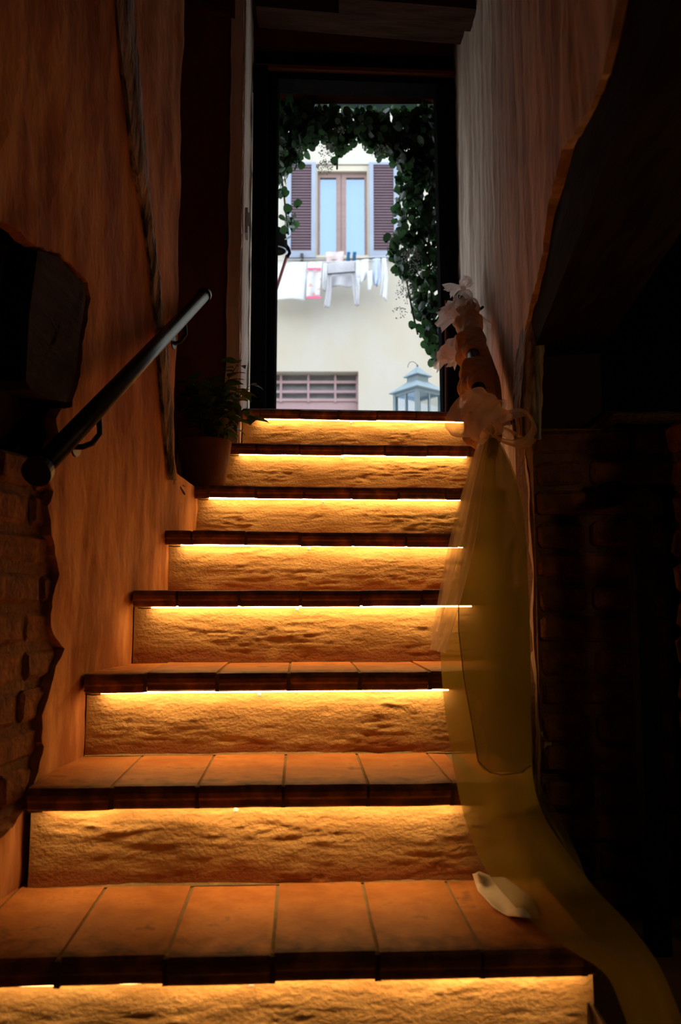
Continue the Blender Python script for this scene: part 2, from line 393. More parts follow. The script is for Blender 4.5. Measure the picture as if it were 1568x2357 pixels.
def brick_mesh(name, l, h, d, seed, mat):
    bm = bmesh.new(); bmesh.ops.create_cube(bm, size=1)
    for v in bm.verts: v.co = Vector((v.co.x*l, v.co.y*d, v.co.z*h))
    bmesh.ops.bevel(bm, geom=bm.edges[:], offset=min(h, d)*.16, segments=1, affect='EDGES')
    for v in bm.verts: v.co += Vector((noise.noise(v.co*30+Vector((seed, 0, 0))), noise.noise(v.co*30+Vector((0, seed, 5))), noise.noise(v.co*30+Vector((3, 0, seed)))))*.006
    me = bpy.data.meshes.new(name); bm.to_mesh(me); bm.free(); me.materials.append(mat); return me
BM = [brick_mesh('brick', l, .058, .10, i*3.7, m_brick) for i, l in enumerate((.115, .115, .235, .235, .17))]
BL = (.115, .115, .235, .235, .17)
def place(me, name, loc, rot, parent, scale=(1, 1, 1)):
    o = bpy.data.objects.new(name, me); COL.objects.link(o)
    o.location = loc; o.rotation_euler = rot; o.scale = scale
    attach(o, parent); return o
rz = math.atan2(tL.y, tL.x)
z = .06; row = 0
rb = random.Random(3)
while z < EYE + .26:
    y = .72 + .06*(row % 2)
    while y < 1.80:
        i = rb.randrange(5); l = BL[i]
        if y + l > 1.80: break
        pr = rb.uniform(-.016, .004)
        p = Vector((xl(y+l/2), y+l/2, z)) + nL*(-.060+pr*.5)
        place(BM[i], 'brick', p, (rb.uniform(-.03, .03), rb.uniform(-.04, .04), rz+rb.uniform(-.04, .04)), wl)
        y += l + rb.uniform(.012, .02)
    z += .0745; row += 1

# sawn timber end in the bare patch
face_px = [(92, 574), (140, 592), (198, 657), (201, 690), (186, 790), (178, 862), (158, 926), (110, 912), (76, 896), (64, 876), (72, 720)]
fp = [on_wall(px, py, *AL) - nL*.004 for px, py in face_px]
tb = empty('timber_beam_end', fp[6])
tag(tb, 'dark sawn timber beam end set in the broken plaster of the left wall', 'beam')
b = MB(); n = len(fp); cen = sum(fp, Vector())/n
rings = [fp]
for t in (.8, .55, .3, .1): rings.append([cen + (p-cen)*t + nL*(.004*noise.noise(p*60*t)) for p in fp])
vs = [p for r_ in rings for p in r_] + [p - nL*.19 for p in fp]
fs = []
for k in range(4):
    for i in range(n): fs.append((k*n+i, k*n+(i+1) % n, (k+1)*n+(i+1) % n, (k+1)*n+i))
fs.append(tuple(4*n+i for i in range(n)))
for i in range(n): fs.append((i, 5*n+i, 5*n+(i+1) % n, (i+1) % n))
b.add(vs, fs); b.out('beam_body', m_timberend, tb)
b = MB()
for a in (.3, 1.5, 2.7, 4.1, 5.2):
    q = cen + nL*.003; d = tL*math.cos(a) + Vector((0, 0, 1))*math.sin(a); sd = tL*-math.sin(a) + Vector((0, 0, 1))*math.cos(a)
    r = .05 + .02*math.sin(a*7)
    b.add([q+sd*.0015, q-sd*.0015, q+d*r*.5+sd*.003-nL*.002, q+d*r], [(0, 2, 3, 1)])
b.out('drying_crack', m_dark, tb)

# leaning timber post in the left wall
pc = [((258, -60), (296, -60)), ((265, 60), (299, 60)), ((276, 160), (312, 160)), ((284, 210), (319, 230)), ((292, 300), (325, 310)), ((304, 380), (333, 400)),
      ((322, 470), (340, 480)), ((330, 545), (350, 560)), ((342, 640), (362, 640)), ((349, 720), (367, 740)), ((357, 800), (377, 800)), ((363, 860), (382, 860)), ((370, 940), (388, 940)), ((378, 1040), (391, 1040)), ((384, 1105), (396, 1105))]
b = MB(); vs = []
for k, (l, r) in enumerate(pc):
    a = on_wall(*l, *AL); c = on_wall(*r, *AL)
    j = .006*noise.noise(Vector((k*1.7, 2, 3)))
    vs += [a - nL*.03, a + nL*(.010+j), a*.6+c*.4 + nL*(.020+j), c + nL*(.012-j), c - nL*.03]
m_ = len(pc)
fs = [(k*5+i, k*5+i+1, (k+1)*5+i+1, (k+1)*5+i) for k in range(m_-1) for i in range(4)] + [(k*5+4, k*5, (k+1)*5, (k+1)*5+4) for k in range(m_-1)]
fs += [(4, 3, 2, 1, 0), tuple((m_-1)*5+i for i in range(5))]
b.add(vs, fs)
tp = b.out('timber_post', m_timber); tag(tp, 'rough grey timber post leaning in the left plaster wall by the niche', 'post')
o2 = tp.modifiers.new('grain', 'SUBSURF'); o2.subdivision_type = 'SIMPLE'; o2.levels = o2.render_levels = 3
tx = bpy.data.textures.new('grain', 'CLOUDS'); tx.noise_scale = .03
dm = tp.modifiers.new('wear', 'DISPLACE'); dm.texture = tx; dm.strength = .008; dm.mid_level = .5; dm.texture_coords = 'GLOBAL'

# niche behind the post, face beside the door and its reveal
NX, NY = -.66, 2.98
QX = -.389
def flatwall(name, a, bb, z0, z1, amp, mat, nrm, jit=.0, kind='structure'):
    a = Vector(a); bb = Vector(bb); L_ = (bb-a).length
    def sf(u, v):
        p = a + (bb-a)*(u/L_); return Vector((p.x, p.y, v)), Vector(nrm)
    o = skin(name, sf, [(0, z0), (L_, z0), (L_, z1), (0, z1)], [], .03, .05, amp, 5, mat, None, kind); return o
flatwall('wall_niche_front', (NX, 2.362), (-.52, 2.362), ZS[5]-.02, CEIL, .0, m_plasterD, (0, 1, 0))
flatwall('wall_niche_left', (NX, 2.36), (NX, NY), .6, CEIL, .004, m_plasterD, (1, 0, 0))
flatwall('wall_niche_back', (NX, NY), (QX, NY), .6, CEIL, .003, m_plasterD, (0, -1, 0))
flatwall('wall_reveal_left', (QX, NY-.01), (-.447, 3.79), .9, CEIL, .006, m_reveal, (1, .07, 0))
# ledge of the left wall where the cables run
b = MB(); b.box((-.59, 2.52, ZS[5]-.02), .18, .30, .02, bev=.006); o = b.out('ledge', m_plaster, wl)
b = MB(); b.box((NX-.03, 1.25, CEIL/2), .05, 5.6, CEIL); o = b.out('wall_outer_left', m_dark); o['kind'] = 'structure'

# right wall: plaster coat, timber lintel, parapet of bricks, dark opening
nR = Vector((-1.2, .14, 0)).normalized()
wr = empty('wall_right', (.5, 2.2, 0), 'structure')
def surfR(u, v): return Vector((xr(u), u, v)), nR
edge_px = [(1445, -90), (1422, 0), (1405, 90), (1385, 170), (1352, 250), (1316, 315), (1296, 345), (1280, 410), (1262, 470), (1250, 560), (1241, 620), (1228, 680), (1210, 740), (1203, 800), (1196, 860), (1189, 930)]
ed = []
for px, py in edge_px:
    p = on_wall(px, py, *BR); ed.append((p.y, p.z))
low = [(2.10, 1.19), (2.02, 1.13), (1.955, 1.02), (1.935, .9), (1.925, .75), (1.935, .6), (1.92, .4), (1.93, 0)]
outl = [(.25, ed[0][1])] + ed + low + [(3.8, 0), (3.8, CEIL), (.25, CEIL)]
skin('plaster', surfR, outl, [], .022, .03, .006, 5, m_plasterR, wr, jit=.02)
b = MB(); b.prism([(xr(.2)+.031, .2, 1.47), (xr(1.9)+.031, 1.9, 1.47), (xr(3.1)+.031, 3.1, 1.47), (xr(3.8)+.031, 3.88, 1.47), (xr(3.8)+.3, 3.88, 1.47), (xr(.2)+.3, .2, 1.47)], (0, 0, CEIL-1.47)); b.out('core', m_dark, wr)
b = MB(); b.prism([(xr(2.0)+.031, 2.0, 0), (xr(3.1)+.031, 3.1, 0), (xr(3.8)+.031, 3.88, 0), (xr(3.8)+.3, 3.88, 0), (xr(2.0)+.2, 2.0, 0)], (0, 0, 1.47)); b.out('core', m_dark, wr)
# lintel along the opening, post at its end
b = MB(); vs = []; n = 26
for k in range(n+1):
    y = .22 + (2.06-.22)*k/n; x = xr(y); z1 = 1.485+.012*noise.noise(Vector((y*3, 0, 0))); z0 = 1.335 + .014*noise.noise(Vector((y*4, 5, 0)))
    e = .006*noise.noise(Vector((y*9, 1, 2)))
    vs += [(x+.016+e, y, z1), (x+.012-e, y, (z0+z1)/2), (x+.022, y, z0), (x+.20, y, z0+.01), (x+.20, y, z1)]
fs = [(k*5+i, (k+1)*5+i, (k+1)*5+(i+1) % 5, k*5+(i+1) % 5) for k in range(n) for i in range(5)] + [(0, 1, 2, 3, 4), tuple(n*5+i for i in (4, 3, 2, 1, 0))]
b.add(vs, fs); o = b.out('timber_lintel', m_blackwood); tag(o, 'dark timber lintel under the right plaster wall, above the brick parapet', 'beam')
pp = [((1238, 632), (1248, 640)), ((1228, 680), (1250, 690)), ((1214, 750), (1252, 750)), ((1208, 800), (1252, 800)), ((1203, 850), (1251, 860)), ((1198, 930), (1248, 930)), ((1205, 1010), (1246, 1010))]
b = MB(); vs = []
for k, (l, r) in enumerate(pp):
    a = at(*l, 1.93); c = at(*r, 1.90); j = .006*noise.noise(Vector((k*2.1, 7, 0)))
    vs += [a + Vector((0, .10, 0)), a, a*.5+c*.5 + Vector((0, -.016+j, 0)), c, c + Vector((0, .12, 0))]
m_ = len(pp)
fs = [(k*5+i, k*5+i+1, (k+1)*5+i+1, (k+1)*5+i) for k in range(m_-1) for i in range(4)] + [(4, 3, 2, 1, 0), tuple((m_-1)*5+i for i in range(5))]
b.add(vs, fs); o = b.out('timber_stub', m_timber); tag(o, 'short grey weathered timber post between plaster edge and dark opening', 'post')
o2 = o.modifiers.new('grain', 'SUBSURF'); o2.subdivision_type = 'SIMPLE'; o2.levels = o2.render_levels = 3
dm = o.modifiers.new('wear', 'DISPLACE'); dm.texture = tx; dm.strength = .010; dm.mid_level = .5; dm.texture_coords = 'GLOBAL'

wb = empty('wall_parapet', (.9, 1.95, 0), 'structure')
PT = at(1400, 932, 1.92).z
b = MB(); b.box((1.32, 2.013, PT/2-.03), 1.70, .19, PT-.06); b.out('masonry_core', m_brickmort, wb)
z = .035; row = 0; rb = random.Random(11)
while z < PT-.05:
    x = .475 + (.0 if row % 2 else .0)
    first = True
    while x < 1.32:
        i = (0 if row % 2 else 2) if first else rb.choice((1, 2, 3, 4)); first = False
        l = BL[i]
        place(BM[i], 'brick', (x+l/2, 1.955+rb.uniform(-.009, .007), z), (rb.uniform(-.03, .03), rb.uniform(-.02, .02), rb.uniform(-.03, .03)), wb)
        x += l + rb.uniform(.012, .018)
    z += .0755; row += 1
def cop(u, v):
    x = .60 + 1.4*u; a = v*PI
    p = Vector((x, 1.90+.2*v, PT-.045 + .045*math.sin(min(a, PI*.5)) ))
    return p + Vector((0, -.008*fr(p, 8), .012*fr((x, 1, v), 6) - (.06*max(0, (.68-x)/.08) if x < .68 else 0)))
b = MB(); b.grid(cop, 90, 10); b.out('mortar_coping', m_brickmort, wb)
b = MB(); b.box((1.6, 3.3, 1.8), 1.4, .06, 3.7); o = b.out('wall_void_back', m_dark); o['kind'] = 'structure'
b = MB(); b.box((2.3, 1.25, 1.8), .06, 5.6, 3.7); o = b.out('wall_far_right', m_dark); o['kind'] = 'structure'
# brick pier at the right edge of the view
wp = empty('wall_pier', (.78, 1.45, 0), 'structure')
z = .30; row = 0
while z < 1.12:
    l = .115
    place(BM[row % 2], 'brick', (.770+rb.uniform(-.006, .006), 1.66, z), (0, rb.uniform(-.03, .03), rb.uniform(-.04, .04)), wp)
    z += .0755; row += 1
b = MB(); b.box((.795, 1.69, .55), .10, .10, 1.1); b.out('masonry_core', m_brickmort, wp)

# ------------------------------------------------------------------ staircase
st = empty('staircase', (0, 1.3, 0))
tag(st, 'plastered stair with terracotta tile treads climbing to the open door', 'stairs')
SEAM = [627, 652, 665, 692, 690, 700, 690, 690]
XR = [None, .455, .455, None, None, None, None, None]
NOSE = .036; TT = .042
steps = []
rt = random.Random(5)
for k in range(8):
    a, c = PL[k], PR[k]; e = (c-a).normalized(); n = Vector((-e.y, e.x, 0)).normalized()
    def xat(x): return a + e*((x-a.x)/e.x)
    if k == 0: x0 = -.66; x1 = .393
    elif k <= 4: x0 = a.x - .012; x1 = (0, .362, .395, .47, .49)[k]
    elif k == 5: x0 = a.x; x1 = xr(c.y)+.02
    elif k == 6: x0 = NX; x1 = xr(c.y)+.02
    else: x0 = a.x-.03; x1 = xr(c.y)+.02
    steps.append((a, c, e, n, x0, x1, xat))
for k in range(8):
    a, c, e, n, x0, x1, xat = steps[k]
    Z = ZS[k]
    p0, p1 = xat(x0), xat(x1)
    # depth of tread to the next riser
    if k < 7: a2, c2, e2, n2 = steps[k+1][:4]
    # riser
    w_ = (p1-p0).length; h_ = RISE - TT + .004; zb = Z - RISE - .02; h_ += .028
    q0 = p0 + n*NOSE
    def rs(u, v):
        p = q0 + e*(w_*u) + Vector((0, 0, zb - Z + h_*v))
        d = .0036*fr((p.x*.8, k*3.1, p.z*2.0), 5, 3) + .0030*fr((p.x*.5, k*1.7+9, p.z*3.0), 38, 4)*(.35+1.1*max(0, noise.noise(Vector((p.x*6, k*9, p.z*12)))+.25)) - .012*max(0, noise.noise(Vector((p.x*16, k*4, p.z*34)))-.50)
        env = max(0.0, 1-abs(2*u-1)**40)
        r_ = p - n*(d*env + .004*(1-v)**6)
        return r_
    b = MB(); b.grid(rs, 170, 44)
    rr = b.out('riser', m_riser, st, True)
    if k == 0:                                                 # open right flank of the lowest steps
        pass
    # mortar bed under the tiles
    dep = .35 if k < 7 else .72
    b = MB()
    bed = [p0 + n*.012, p1 + n*.012, p1 + n*dep, p0 + n*dep]
    bed = [Vector((q.x, q.y, Z-.0025)) for q in bed]
    b.prism(bed, (0, 0, -TT+.008)); tr_ = b.out('tread', m_mortar, st)
    # tiles
    sp = on_z(SEAM[k], (LPX[k][1]+RPX[k][1])/2, Z).x
    tw = .157
    xs = [sp + tw*i for i in range(-8, 9)]
    cuts = [x0] + [x for x in xs if x0+.02 < x < x1-.02] + [x1]
    for i in range(len(cuts)-1):
        l, r = cuts[i]+.003, cuts[i+1]-.003
        if k <= 3 or True:
            jz = rt.uniform(-.0015, .0015); jf = rt.uniform(-.004, .004)
            pa, pb = xat(l), xat(r)
            prof = [(.325, 0), (.02, 0), (.009, -.0015), (.003, -.006), (.0, -.013), (.001, -.022), (.005, -.027), (.006, -TT+.004), (.009, -TT), (.013, -TT), (.0135, -TT+.007), (.06, -TT+.007), (.325, -TT+.012)]
            b = MB(); vs = []
            bm_n = 3
            for j in range(bm_n+1):
                t = j/bm_n; q = pa.lerp(pb, t)
                wob = .0016*noise.noise(Vector((q.x*22, k*5, 1)))
                for (d, dz) in prof:
                    vs.append(q + n*(d+jf*(1 if d < .1 else 0)) + Vector((0, 0, dz+jz+wob)))
            P_ = len(prof)
            fs = [(j*P_+i2, (j+1)*P_+i2, (j+1)*P_+(i2+1) % P_, j*P_+(i2+1) % P_) for j in range(bm_n) for i2 in range(P_)]
            fs += [tuple(range(P_-1, -1, -1)), tuple(bm_n*P_+i2 for i2 in range(P_))]
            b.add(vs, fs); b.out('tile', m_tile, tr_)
            if i:                                              # pointed joint between the lips of two tiles
                q = xat(cuts[i]) + n*.0078 + Vector((0, 0, -TT*.5-.001))
                b = MB(); b.box(q, .009, .0095, TT-.004, (e, n, Vector((0, 0, 1)))); b.out('grout', m_grout, tr_)
# solid body behind risers (closes the open right side)
b = MB()
for k in range(3):
    a, c, e, n, x0, x1, xat = steps[k]
    p0, p1 = xat(-.2) + n*(NOSE+.008), xat(x1-.035) + n*(NOSE+.008)
    z0 = 0
    b.prism([(p0.x, p0.y, 0), (p1.x, p1.y, 0), (p1.x, p1.y+.36, 0), (p0.x, p0.y+.36, 0)], (0, 0, ZS[k]-TT))
b.out('stair_body', m_plaster, st)
# mortar fillet where each riser meets the tread below
for k in range(1, 3):
    a, c, e, n, x0, x1, xat = steps[k]
    p0, p1 = xat(x0) + n*NOSE, xat(x1) + n*NOSE
    def fil(u, v):
        q = p0.lerp(p1, u); s = .007 + .003*noise.noise(Vector((q.x*30, k, 0)))
        return Vector((q.x, q.y, 0)) + n*(-s*(1-v)+.002) + Vector((0, 0, ZS[k-1] + s*v*.8))
    b = MB(); b.grid(fil, 120, 2); b.out('mortar_fillet', m_mortar, st)

# ------------------------------------------------------------------ LED strips
LED = [(-90, 1362), (95, 1072), (230, 1035), (347, 1088), (415, 1068), (480, 1062), (550, 1076), (594, 1068)]
where = ['lowest visible step', 'second step from the bottom', 'third step from the bottom', 'fourth step from the bottom', 'fifth step from the bottom', 'step that carries the plant pot', 'step behind the plant pot', 'door threshold at the stair top']
for k in range(8):
    a, c, e, n, x0, x1, xat = steps[k]
    Yk = (a+c)/2
    pz = ZS[k]-TT
    def xof(px):
        d = ray(px, LPX[k][1]+30); m = e.y/e.x; Y0 = a.y - m*a.x
        s = Y0/(d.y-m*d.x); return d.x*s
    l, r = xof(LED[k][0]), xof(LED[k][1])
    pa, pb = xat(l) + n*.0165, xat(r) + n*.0165
    t = empty('led_strip', (pa+pb)/2 + Vector((0, 0, -TT)))
    tag(t, 'glowing warm LED light strip under the nosing of the ' + where[k], 'light strip', 'LED strips under the stair nosings')
    ax = (e, n, Vector((0, 0, 1)))
    b = MB(); b.box((pa+pb)/2 + Vector((0, 0, -TT+.0045)) - e*.012, (pb-pa).length+.05, .012, .003, ax); b.out('channel', m_channel, t)
    b = MB(); b.box((pa+pb)/2 + Vector((0, 0, -TT+(.0042, .0044, .0008, -.001, .0008, .0012, .0012, .0012)[k])), (pb-pa).length, .009, .0056, ax); b.out('diffuser', m_led, t)
    b = MB(); b.tube([pa - e*.002 + Vector((0, 0, -TT-.004)), pa - e*.02 + Vector((0, 0, -TT-.005)), pa - e*.035 + Vector((0, 0, -TT-.003))], .0016, 6); b.out('wire', m_channel, t)
    # mounting clip and screw near the middle
    q = pa.lerp(pb, .45) + n*.008 + Vector((0, 0, -TT-.008))
    b = MB(); b.lathe((0, 0, 0), [(.0001, .004), (.004, .003), (.005, 0)], 10)
    b.v = [q + e*v.x + Vector((0, 0, v.y)) - n*v.z for v in b.v]; b.out('screw', m_glint_metal, t)

# ------------------------------------------------------------------ landing, street, house front
b = MB(); b.box((.1, 3.78, LAND-.06), 1.2, .84, .10); o = b.out('floor_landing', m_mortar); o['kind'] = 'structure'
b = MB(); b.box((0, 8.6, LAND-.08), 30, 9.4, .12); o = b.out('ground_street', m_pave); o['kind'] = 'structure'
b = MB()
for (xa, xb, za, zb) in ((-12, -.46, 0, 6.6), (.60, 12, 0, 6.6), (-.46, .60, LAND+2.05, 6.6), (-.46, .60, 0, LAND-.02)):
    b.box(((xa+xb)/2, 4.02, (za+zb)/2), xb-xa, .3, zb-za)
o = b.out('wall_house_front', m_ext); o['kind'] = 'structure'

b = MB(); b.box((.07, 4.03, LAND+2.035), 1.05, .34, .03); o = b.out('trim_1', m_redwood); o['kind'] = 'structure'
# door frame and panel over it
DM = .08; DY = 3.80
d1 = empty('door_1', (0, DY, LAND), 'structure')
def slabpx(pts, Y, depth, name, mat, m=DM):
    q = [at(px, py, Y, m) for px, py in pts]
    b = MB(); b.prism(q, (0, depth, 0)); return b.out(name, mat, d1)
slabpx([(574, 990), (610, 990), (616, 150), (584, 150)], 3.70, .10, 'door_frame', m_black)
slabpx([(606, 990), (631, 990), (640, 150), (617, 150)], 3.77, .12, 'door_frame', m_black)
slabpx([(608, 985), (612, 985), (618, 180), (616, 180)], 3.752, .02, 'door_edge_strip', m_glint_metal)  # daylight glint on the door edge, painted as a pale strip
slabpx([(1022, 1000), (1062, 1000), (1056, 150), (1003, 150)], 3.76, .12, 'door_frame', m_black)
slabpx([(1026, 990), (1030, 990), (1029, 690), (1025, 690)], 3.735, .02, 'door_edge_strip', m_redwood)
slabpx([(575, 178), (1062, 196), (1062, 130), (575, 116)], 3.76, .12, 'door_head', m_black)
slabpx([(575, 154), (1062, 172), (1062, 163), (575, 145)], 3.735, .03, 'door_moulding', m_redwood)
slabpx([(570, 128), (1075, 142), (1080, 10), (570, -10)], 3.775, .06, 'transom_panel', m_redwood)
slabpx([(570, 960), (1075, 968), (1075, 948), (570, 940)], 3.77, .16, 'door_sill', m_lintel)
# ceiling boards over the stair head
for nm, pts, Y, lab in (('ceiling_beam', [(588, 14), (1104, 58), (1104, 30), (588, -24)], 3.45, 'lower dark ceiling beam across the head of the stair'),
                   ('ceiling_beam', [(780, -6), (1133, 24), (1133, -60), (780, -90)], 3.20, 'upper dark ceiling beam reaching furthest along the right wall')):
    q = [at(px, py, Y, .05) for px, py in pts]; b = MB(); b.prism(q, (0, .14, 0)); o = b.out(nm, m_lintel); tag(o, lab, 'beam')
q = [at(px, py, 2.95) for px, py in ((466, -20), (540, -10), (540, 36), (466, 22))]
b = MB(); b.prism(q, (0, .05, 0)); o = b.out('wooden_bracket', m_redwood); tag(o, 'small dark wooden block high on the niche wall', 'block')
# boards of the porch outside
q = [at(px, py, 4.45) for px, py in ((560, 196), (1100, 240), (1100, 190), (560, 150))]
b = MB(); b.prism(q, (0, .05, 0)); o = b.out('porch_board', m_redwood); tag(o, 'red brown wooden board across the top of the doorway outside', 'board')
for p in (q[0], q[1]):
    b = MB(); b.box((p.x + (.03 if p.x < 0 else -.03), 4.31, p.z+.06), .05, .30, .06); b.out('bracket', m_redwood, o)
q = [at(px, py, 5.2) for px, py in ((560, 232), (1100, 262), (1100, 225), (560, 200))]
b = MB(); b.prism(q, (0, .03, .0)); o = b.out('awning', m_teal); tag(o, 'dark teal canvas awning above the leafy garland', 'awning')
for p in (q[0], q[1]):
    b = MB(); b.bar((p.x, 5.21, p.z+.02), (p.x, 4.16, p.z+.32), .03, .03); b.out('arm', m_black, o)

# small plate on the left reveal
b = MB(); c0 = on_wall(561, 515, (QX, NY), (-.447, 3.79)); nv = Vector((1, .07, 0)).normalized(); tv = Vector((-.07, 1, 0)).normalized()
b.box(c0 + nv*.012, .012, .07, .11, (nv, tv, Vector((0, 0, 1))), bev=.003); t = b.out('wall_plate', m_white); tag(t, 'small pale switch plate on the left door reveal', 'plate')
b = MB(); b.box(c0 + nv*.019 + Vector((0, 0, .02)), .006, .02, .05, (nv, tv, Vector((0, 0, 1)))); b.out('rocker', m_frame, t)

# ------------------------------------------------------------------ left handrail
r0 = at(88, 1083, 1.40); r1 = at(470, 679, 2.57); rd = (r1-r0).normalized()
t = empty('handrail', r0); tag(t, 'black metal handrail sloping up the left plaster wall', 'handrail')
b = MB(); b.tube([r0, r1], .0205, 24); b.out('rail', m_iron, t, True)
for q, s, r in ((r0, -1, .027), (r1, 1, .024)):
    b = MB(); b.tube([q - rd*.008*s, q + rd*.010*s], r, 24); b.out('end_cap', m_iron, t)
for f in (.235, .80):
    q = r0.lerp(r1, f); yw = q.y + .02; wpt = Vector((xl(min(yw, 2.33))-.01, min(yw, 2.33), q.z-.085))
    b = MB(); b.tube([q - Vector((0, 0, .018)), q + Vector((.004, 0, -.06)), q + Vector((-.012, .004, -.08)), q + Vector((-.035, .01, -.087)), wpt], .0065, 10); br = b.out('bracket', m_iron, t, True)
    b = MB(); b.tube([wpt + nL*.004, wpt + nL*.014], .022, 16); b.out('rosette', m_iron, br)

# ------------------------------------------------------------------ potted plant
pc0 = Vector((at(470, 1100, 2.77).x, 2.772, ZS[5]))
t = empty('potted_plant', pc0); tag(t, 'leafy green plant in a terracotta pot on the stair beside the niche', 'plant')
b = MB(); b.lathe(pc0, [(.066, .002), (.070, .0), (.076, .05), (.088, .13), (.093, .175), (.094, .182), (.090, .186), (.084, .184), (.080, .16)], 40, False)
b.v += [pc0 + Vector((0, 0, .002))]; b.out('pot', m_pot, t, True)
b = MB(); b.lathe(pc0, [(.0005, .165), (.05, .167), (.083, .16)], 24, False); b.out('soil', m_soil, t)
def leaf_mesh(name, l, wd, mat, tip=1.0):
    vs = [(0, 0, 0)]; n = 6
    for i in range(1, n):
        u = i/n; ww = wd*math.sin(PI*u**.85)*(1-.25*u*tip)*.5; zz = .12*l*math.sin(PI*u)*.4 - .15*l*u*u
        vs += [(-ww, l*u, zz+.08*wd), (0, l*u, zz), (ww, l*u, zz+.08*wd)]
    vs.append((0, l, -.15*l)); fs = [(0, 2, 1), (0, 3, 2)]
    for i in range(n-2):
        b0 = 1+3*i; fs += [(b0, b0+1, b0+4, b0+3), (b0+1, b0+2, b0+5, b0+4)]
    b0 = 1+3*(n-2); e_ = len(vs)-1; fs += [(b0, b0+1, e_), (b0+1, b0+2, e_)]
    me = bpy.data.meshes.new(name); me.from_pydata(vs, [], fs); me.materials.append(mat)
    me.polygons.foreach_set('use_smooth', [True]*len(me.polygons)); return me
LM = [leaf_mesh('leaf', l, w_, m_leaf) for l, w_ in ((.052, .030), (.043, .026), (.058, .032))]
rp = random.Random(21)
tips = [(548, 838, 2.70), (575, 888, 2.72), (520, 880, 2.70), (490, 870, 2.66), (455, 872, 2.68), (430, 885, 2.72), (412, 905, 2.74), (560, 945, 2.74), (500, 900, 2.86), (440, 905, 2.86), (545, 900, 2.66), (578, 1000-35, 2.78), (470, 890, 2.80), (405, 930, 2.70), (530, 960, 2.66)]
nleaf = 0
for i, (px, py, Y) in enumerate(tips):
    tp_ = at(px, py, Y); base = pc0 + Vector((rp.uniform(-.05, .05), rp.uniform(-.05, .05), .165))
    mid = base.lerp(tp_, .55) + Vector((rp.uniform(-.02, .02), rp.uniform(-.02, .02), .05))
    curve = []
    for s in range(9):
        u = s/8; curve.append(base*(1-u)**2 + mid*2*u*(1-u) + tp_*u*u)
    b = MB(); b.tube(curve, [.0028*(1-.6*s/8) for s in range(9)], 5); sm = b.out('stem', m_stem, t)
    for s in range(2, 9):
        for h in range(2 if s < 8 else 3):
            a = rp.uniform(0, 2*PI); el = rp.uniform(-.5, .35)
            ob = place(LM[rp.randrange(3)], 'leaf', curve[s] + Vector((0, 0, rp.uniform(-.012, .012))), (el, rp.uniform(-.4, .4), a), t, (1.25, 1.25, 1.25)); nleaf += 1

# trailing cables on the ledge
b = MB(); b.tube([at(386, 1098, 2.50), at(400, 1110, 2.46), at(415, 1122, 2.44), at(424, 1135, 2.47), at(428, 1150, 2.55)], .0035, 8)
o = b.out('cable', m_channel); tag(o, 'thin brown cable curling down beside the plant pot', 'cable')
b = MB(); b.tube([at(408, 1040, 2.62), at(405, 1070, 2.58), at(409, 1108, 2.52), at(420, 1117, 2.46), at(440, 1131, 2.575)], .003, 8)
o = b.out('cable', m_channel); tag(o, 'thin pale cable hanging down along the left side of the pot', 'cable')

# ------------------------------------------------------------------ garland round the door
def round_leaf(name, r, mat, seed):
    n = 9; vs = [(0, r*.95, 0)]; fs = []
    for i in range(n):
        a = 2*PI*i/n - PI/2; rr = r*(1+.08*math.sin(3*a+seed)); vs.append((rr*math.cos(a)*.95, r+rr*math.sin(a), .22*r*(math.cos(a)**2)))
    for i in range(n): fs.append((0, 1+i, 1+(i+1) % n))
    vs.append((0, -.25*r, 0)); fs.append((1, 2, n+1)); fs.append((1, n+1, n))
    me = bpy.data.meshes.new(name); me.from_pydata(vs, [], fs); me.materials.append(mat)
    me.polygons.foreach_set('use_smooth', [True]*len(me.polygons)); return me
EM = [round_leaf('leaf', r, m_euc, i) for i, r in enumerate((.024, .020, .027))]
ga = empty('leafy_garland', at(1000, 860, 4.2)); tag(ga, 'green eucalyptus garland with white dried blossom arching round the doorway', 'garland')
regions = [  # polygon, density weight
    [(625, 235), (700, 235), (790, 262), (900, 262), (1010, 240), (1030, 400), (930, 400), (905, 370), (870, 355), (835, 330), (815, 322), (795, 345), (775, 345), (740, 320), (712, 345), (690, 372), (670, 385), (645, 400), (625, 470)],
    [(930, 380), (1035, 380), (1040, 700), (1015, 835), (995, 830), (975, 770), (952, 720), (945, 660), (925, 640), (905, 605), (890, 585), (905, 560), (915, 520), (905, 490), (920, 450), (915, 410)],
    [(625, 400), (668, 395), (660, 440), (655, 470), (668, 485), (676, 520), (672, 548), (655, 550), (650, 480), (640, 440)],
]
rg = random.Random(8)
def pick(poly):
    xs = [p[0] for p in poly]; ys = [p[1] for p in poly]
    while True:
        p = (rg.uniform(min(xs), max(xs)), rg.uniform(min(ys), max(ys)))
        if inside(p, poly): return p
def leafrot(): return (rg.uniform(-.9, .9)+PI*.5*rg.choice((1, -1, 1)), rg.uniform(-.7, .7), rg.uniform(0, 2*PI))
nl = 0
for ri, cnt in ((0, 150), (1, 120), (2, 14)):
    for i in range(cnt):
        px, py = pick(regions[ri]); Y = 4.12 + rg.uniform(-.05, .03)
        place(EM[rg.randrange(3)], 'leaf', at(px, py, Y), leafrot(), ga); nl += 1
for px, py in ((780, 370), (772, 388), (786, 360), (655, 462), (684, 486), (668, 525), (664, 500), (948, 765), (962, 772), (985, 790), (996, 800), (1002, 815), (990, 825), (905, 575), (890, 565)):
    if nl < 300: place(EM[rg.randrange(3)], 'leaf', at(px, py-8, 4.10), (PI*.5+rg.uniform(-.4, .4), rg.uniform(-.3, .3), rg.uniform(-.5, .5)), ga); nl += 1
b = MB()
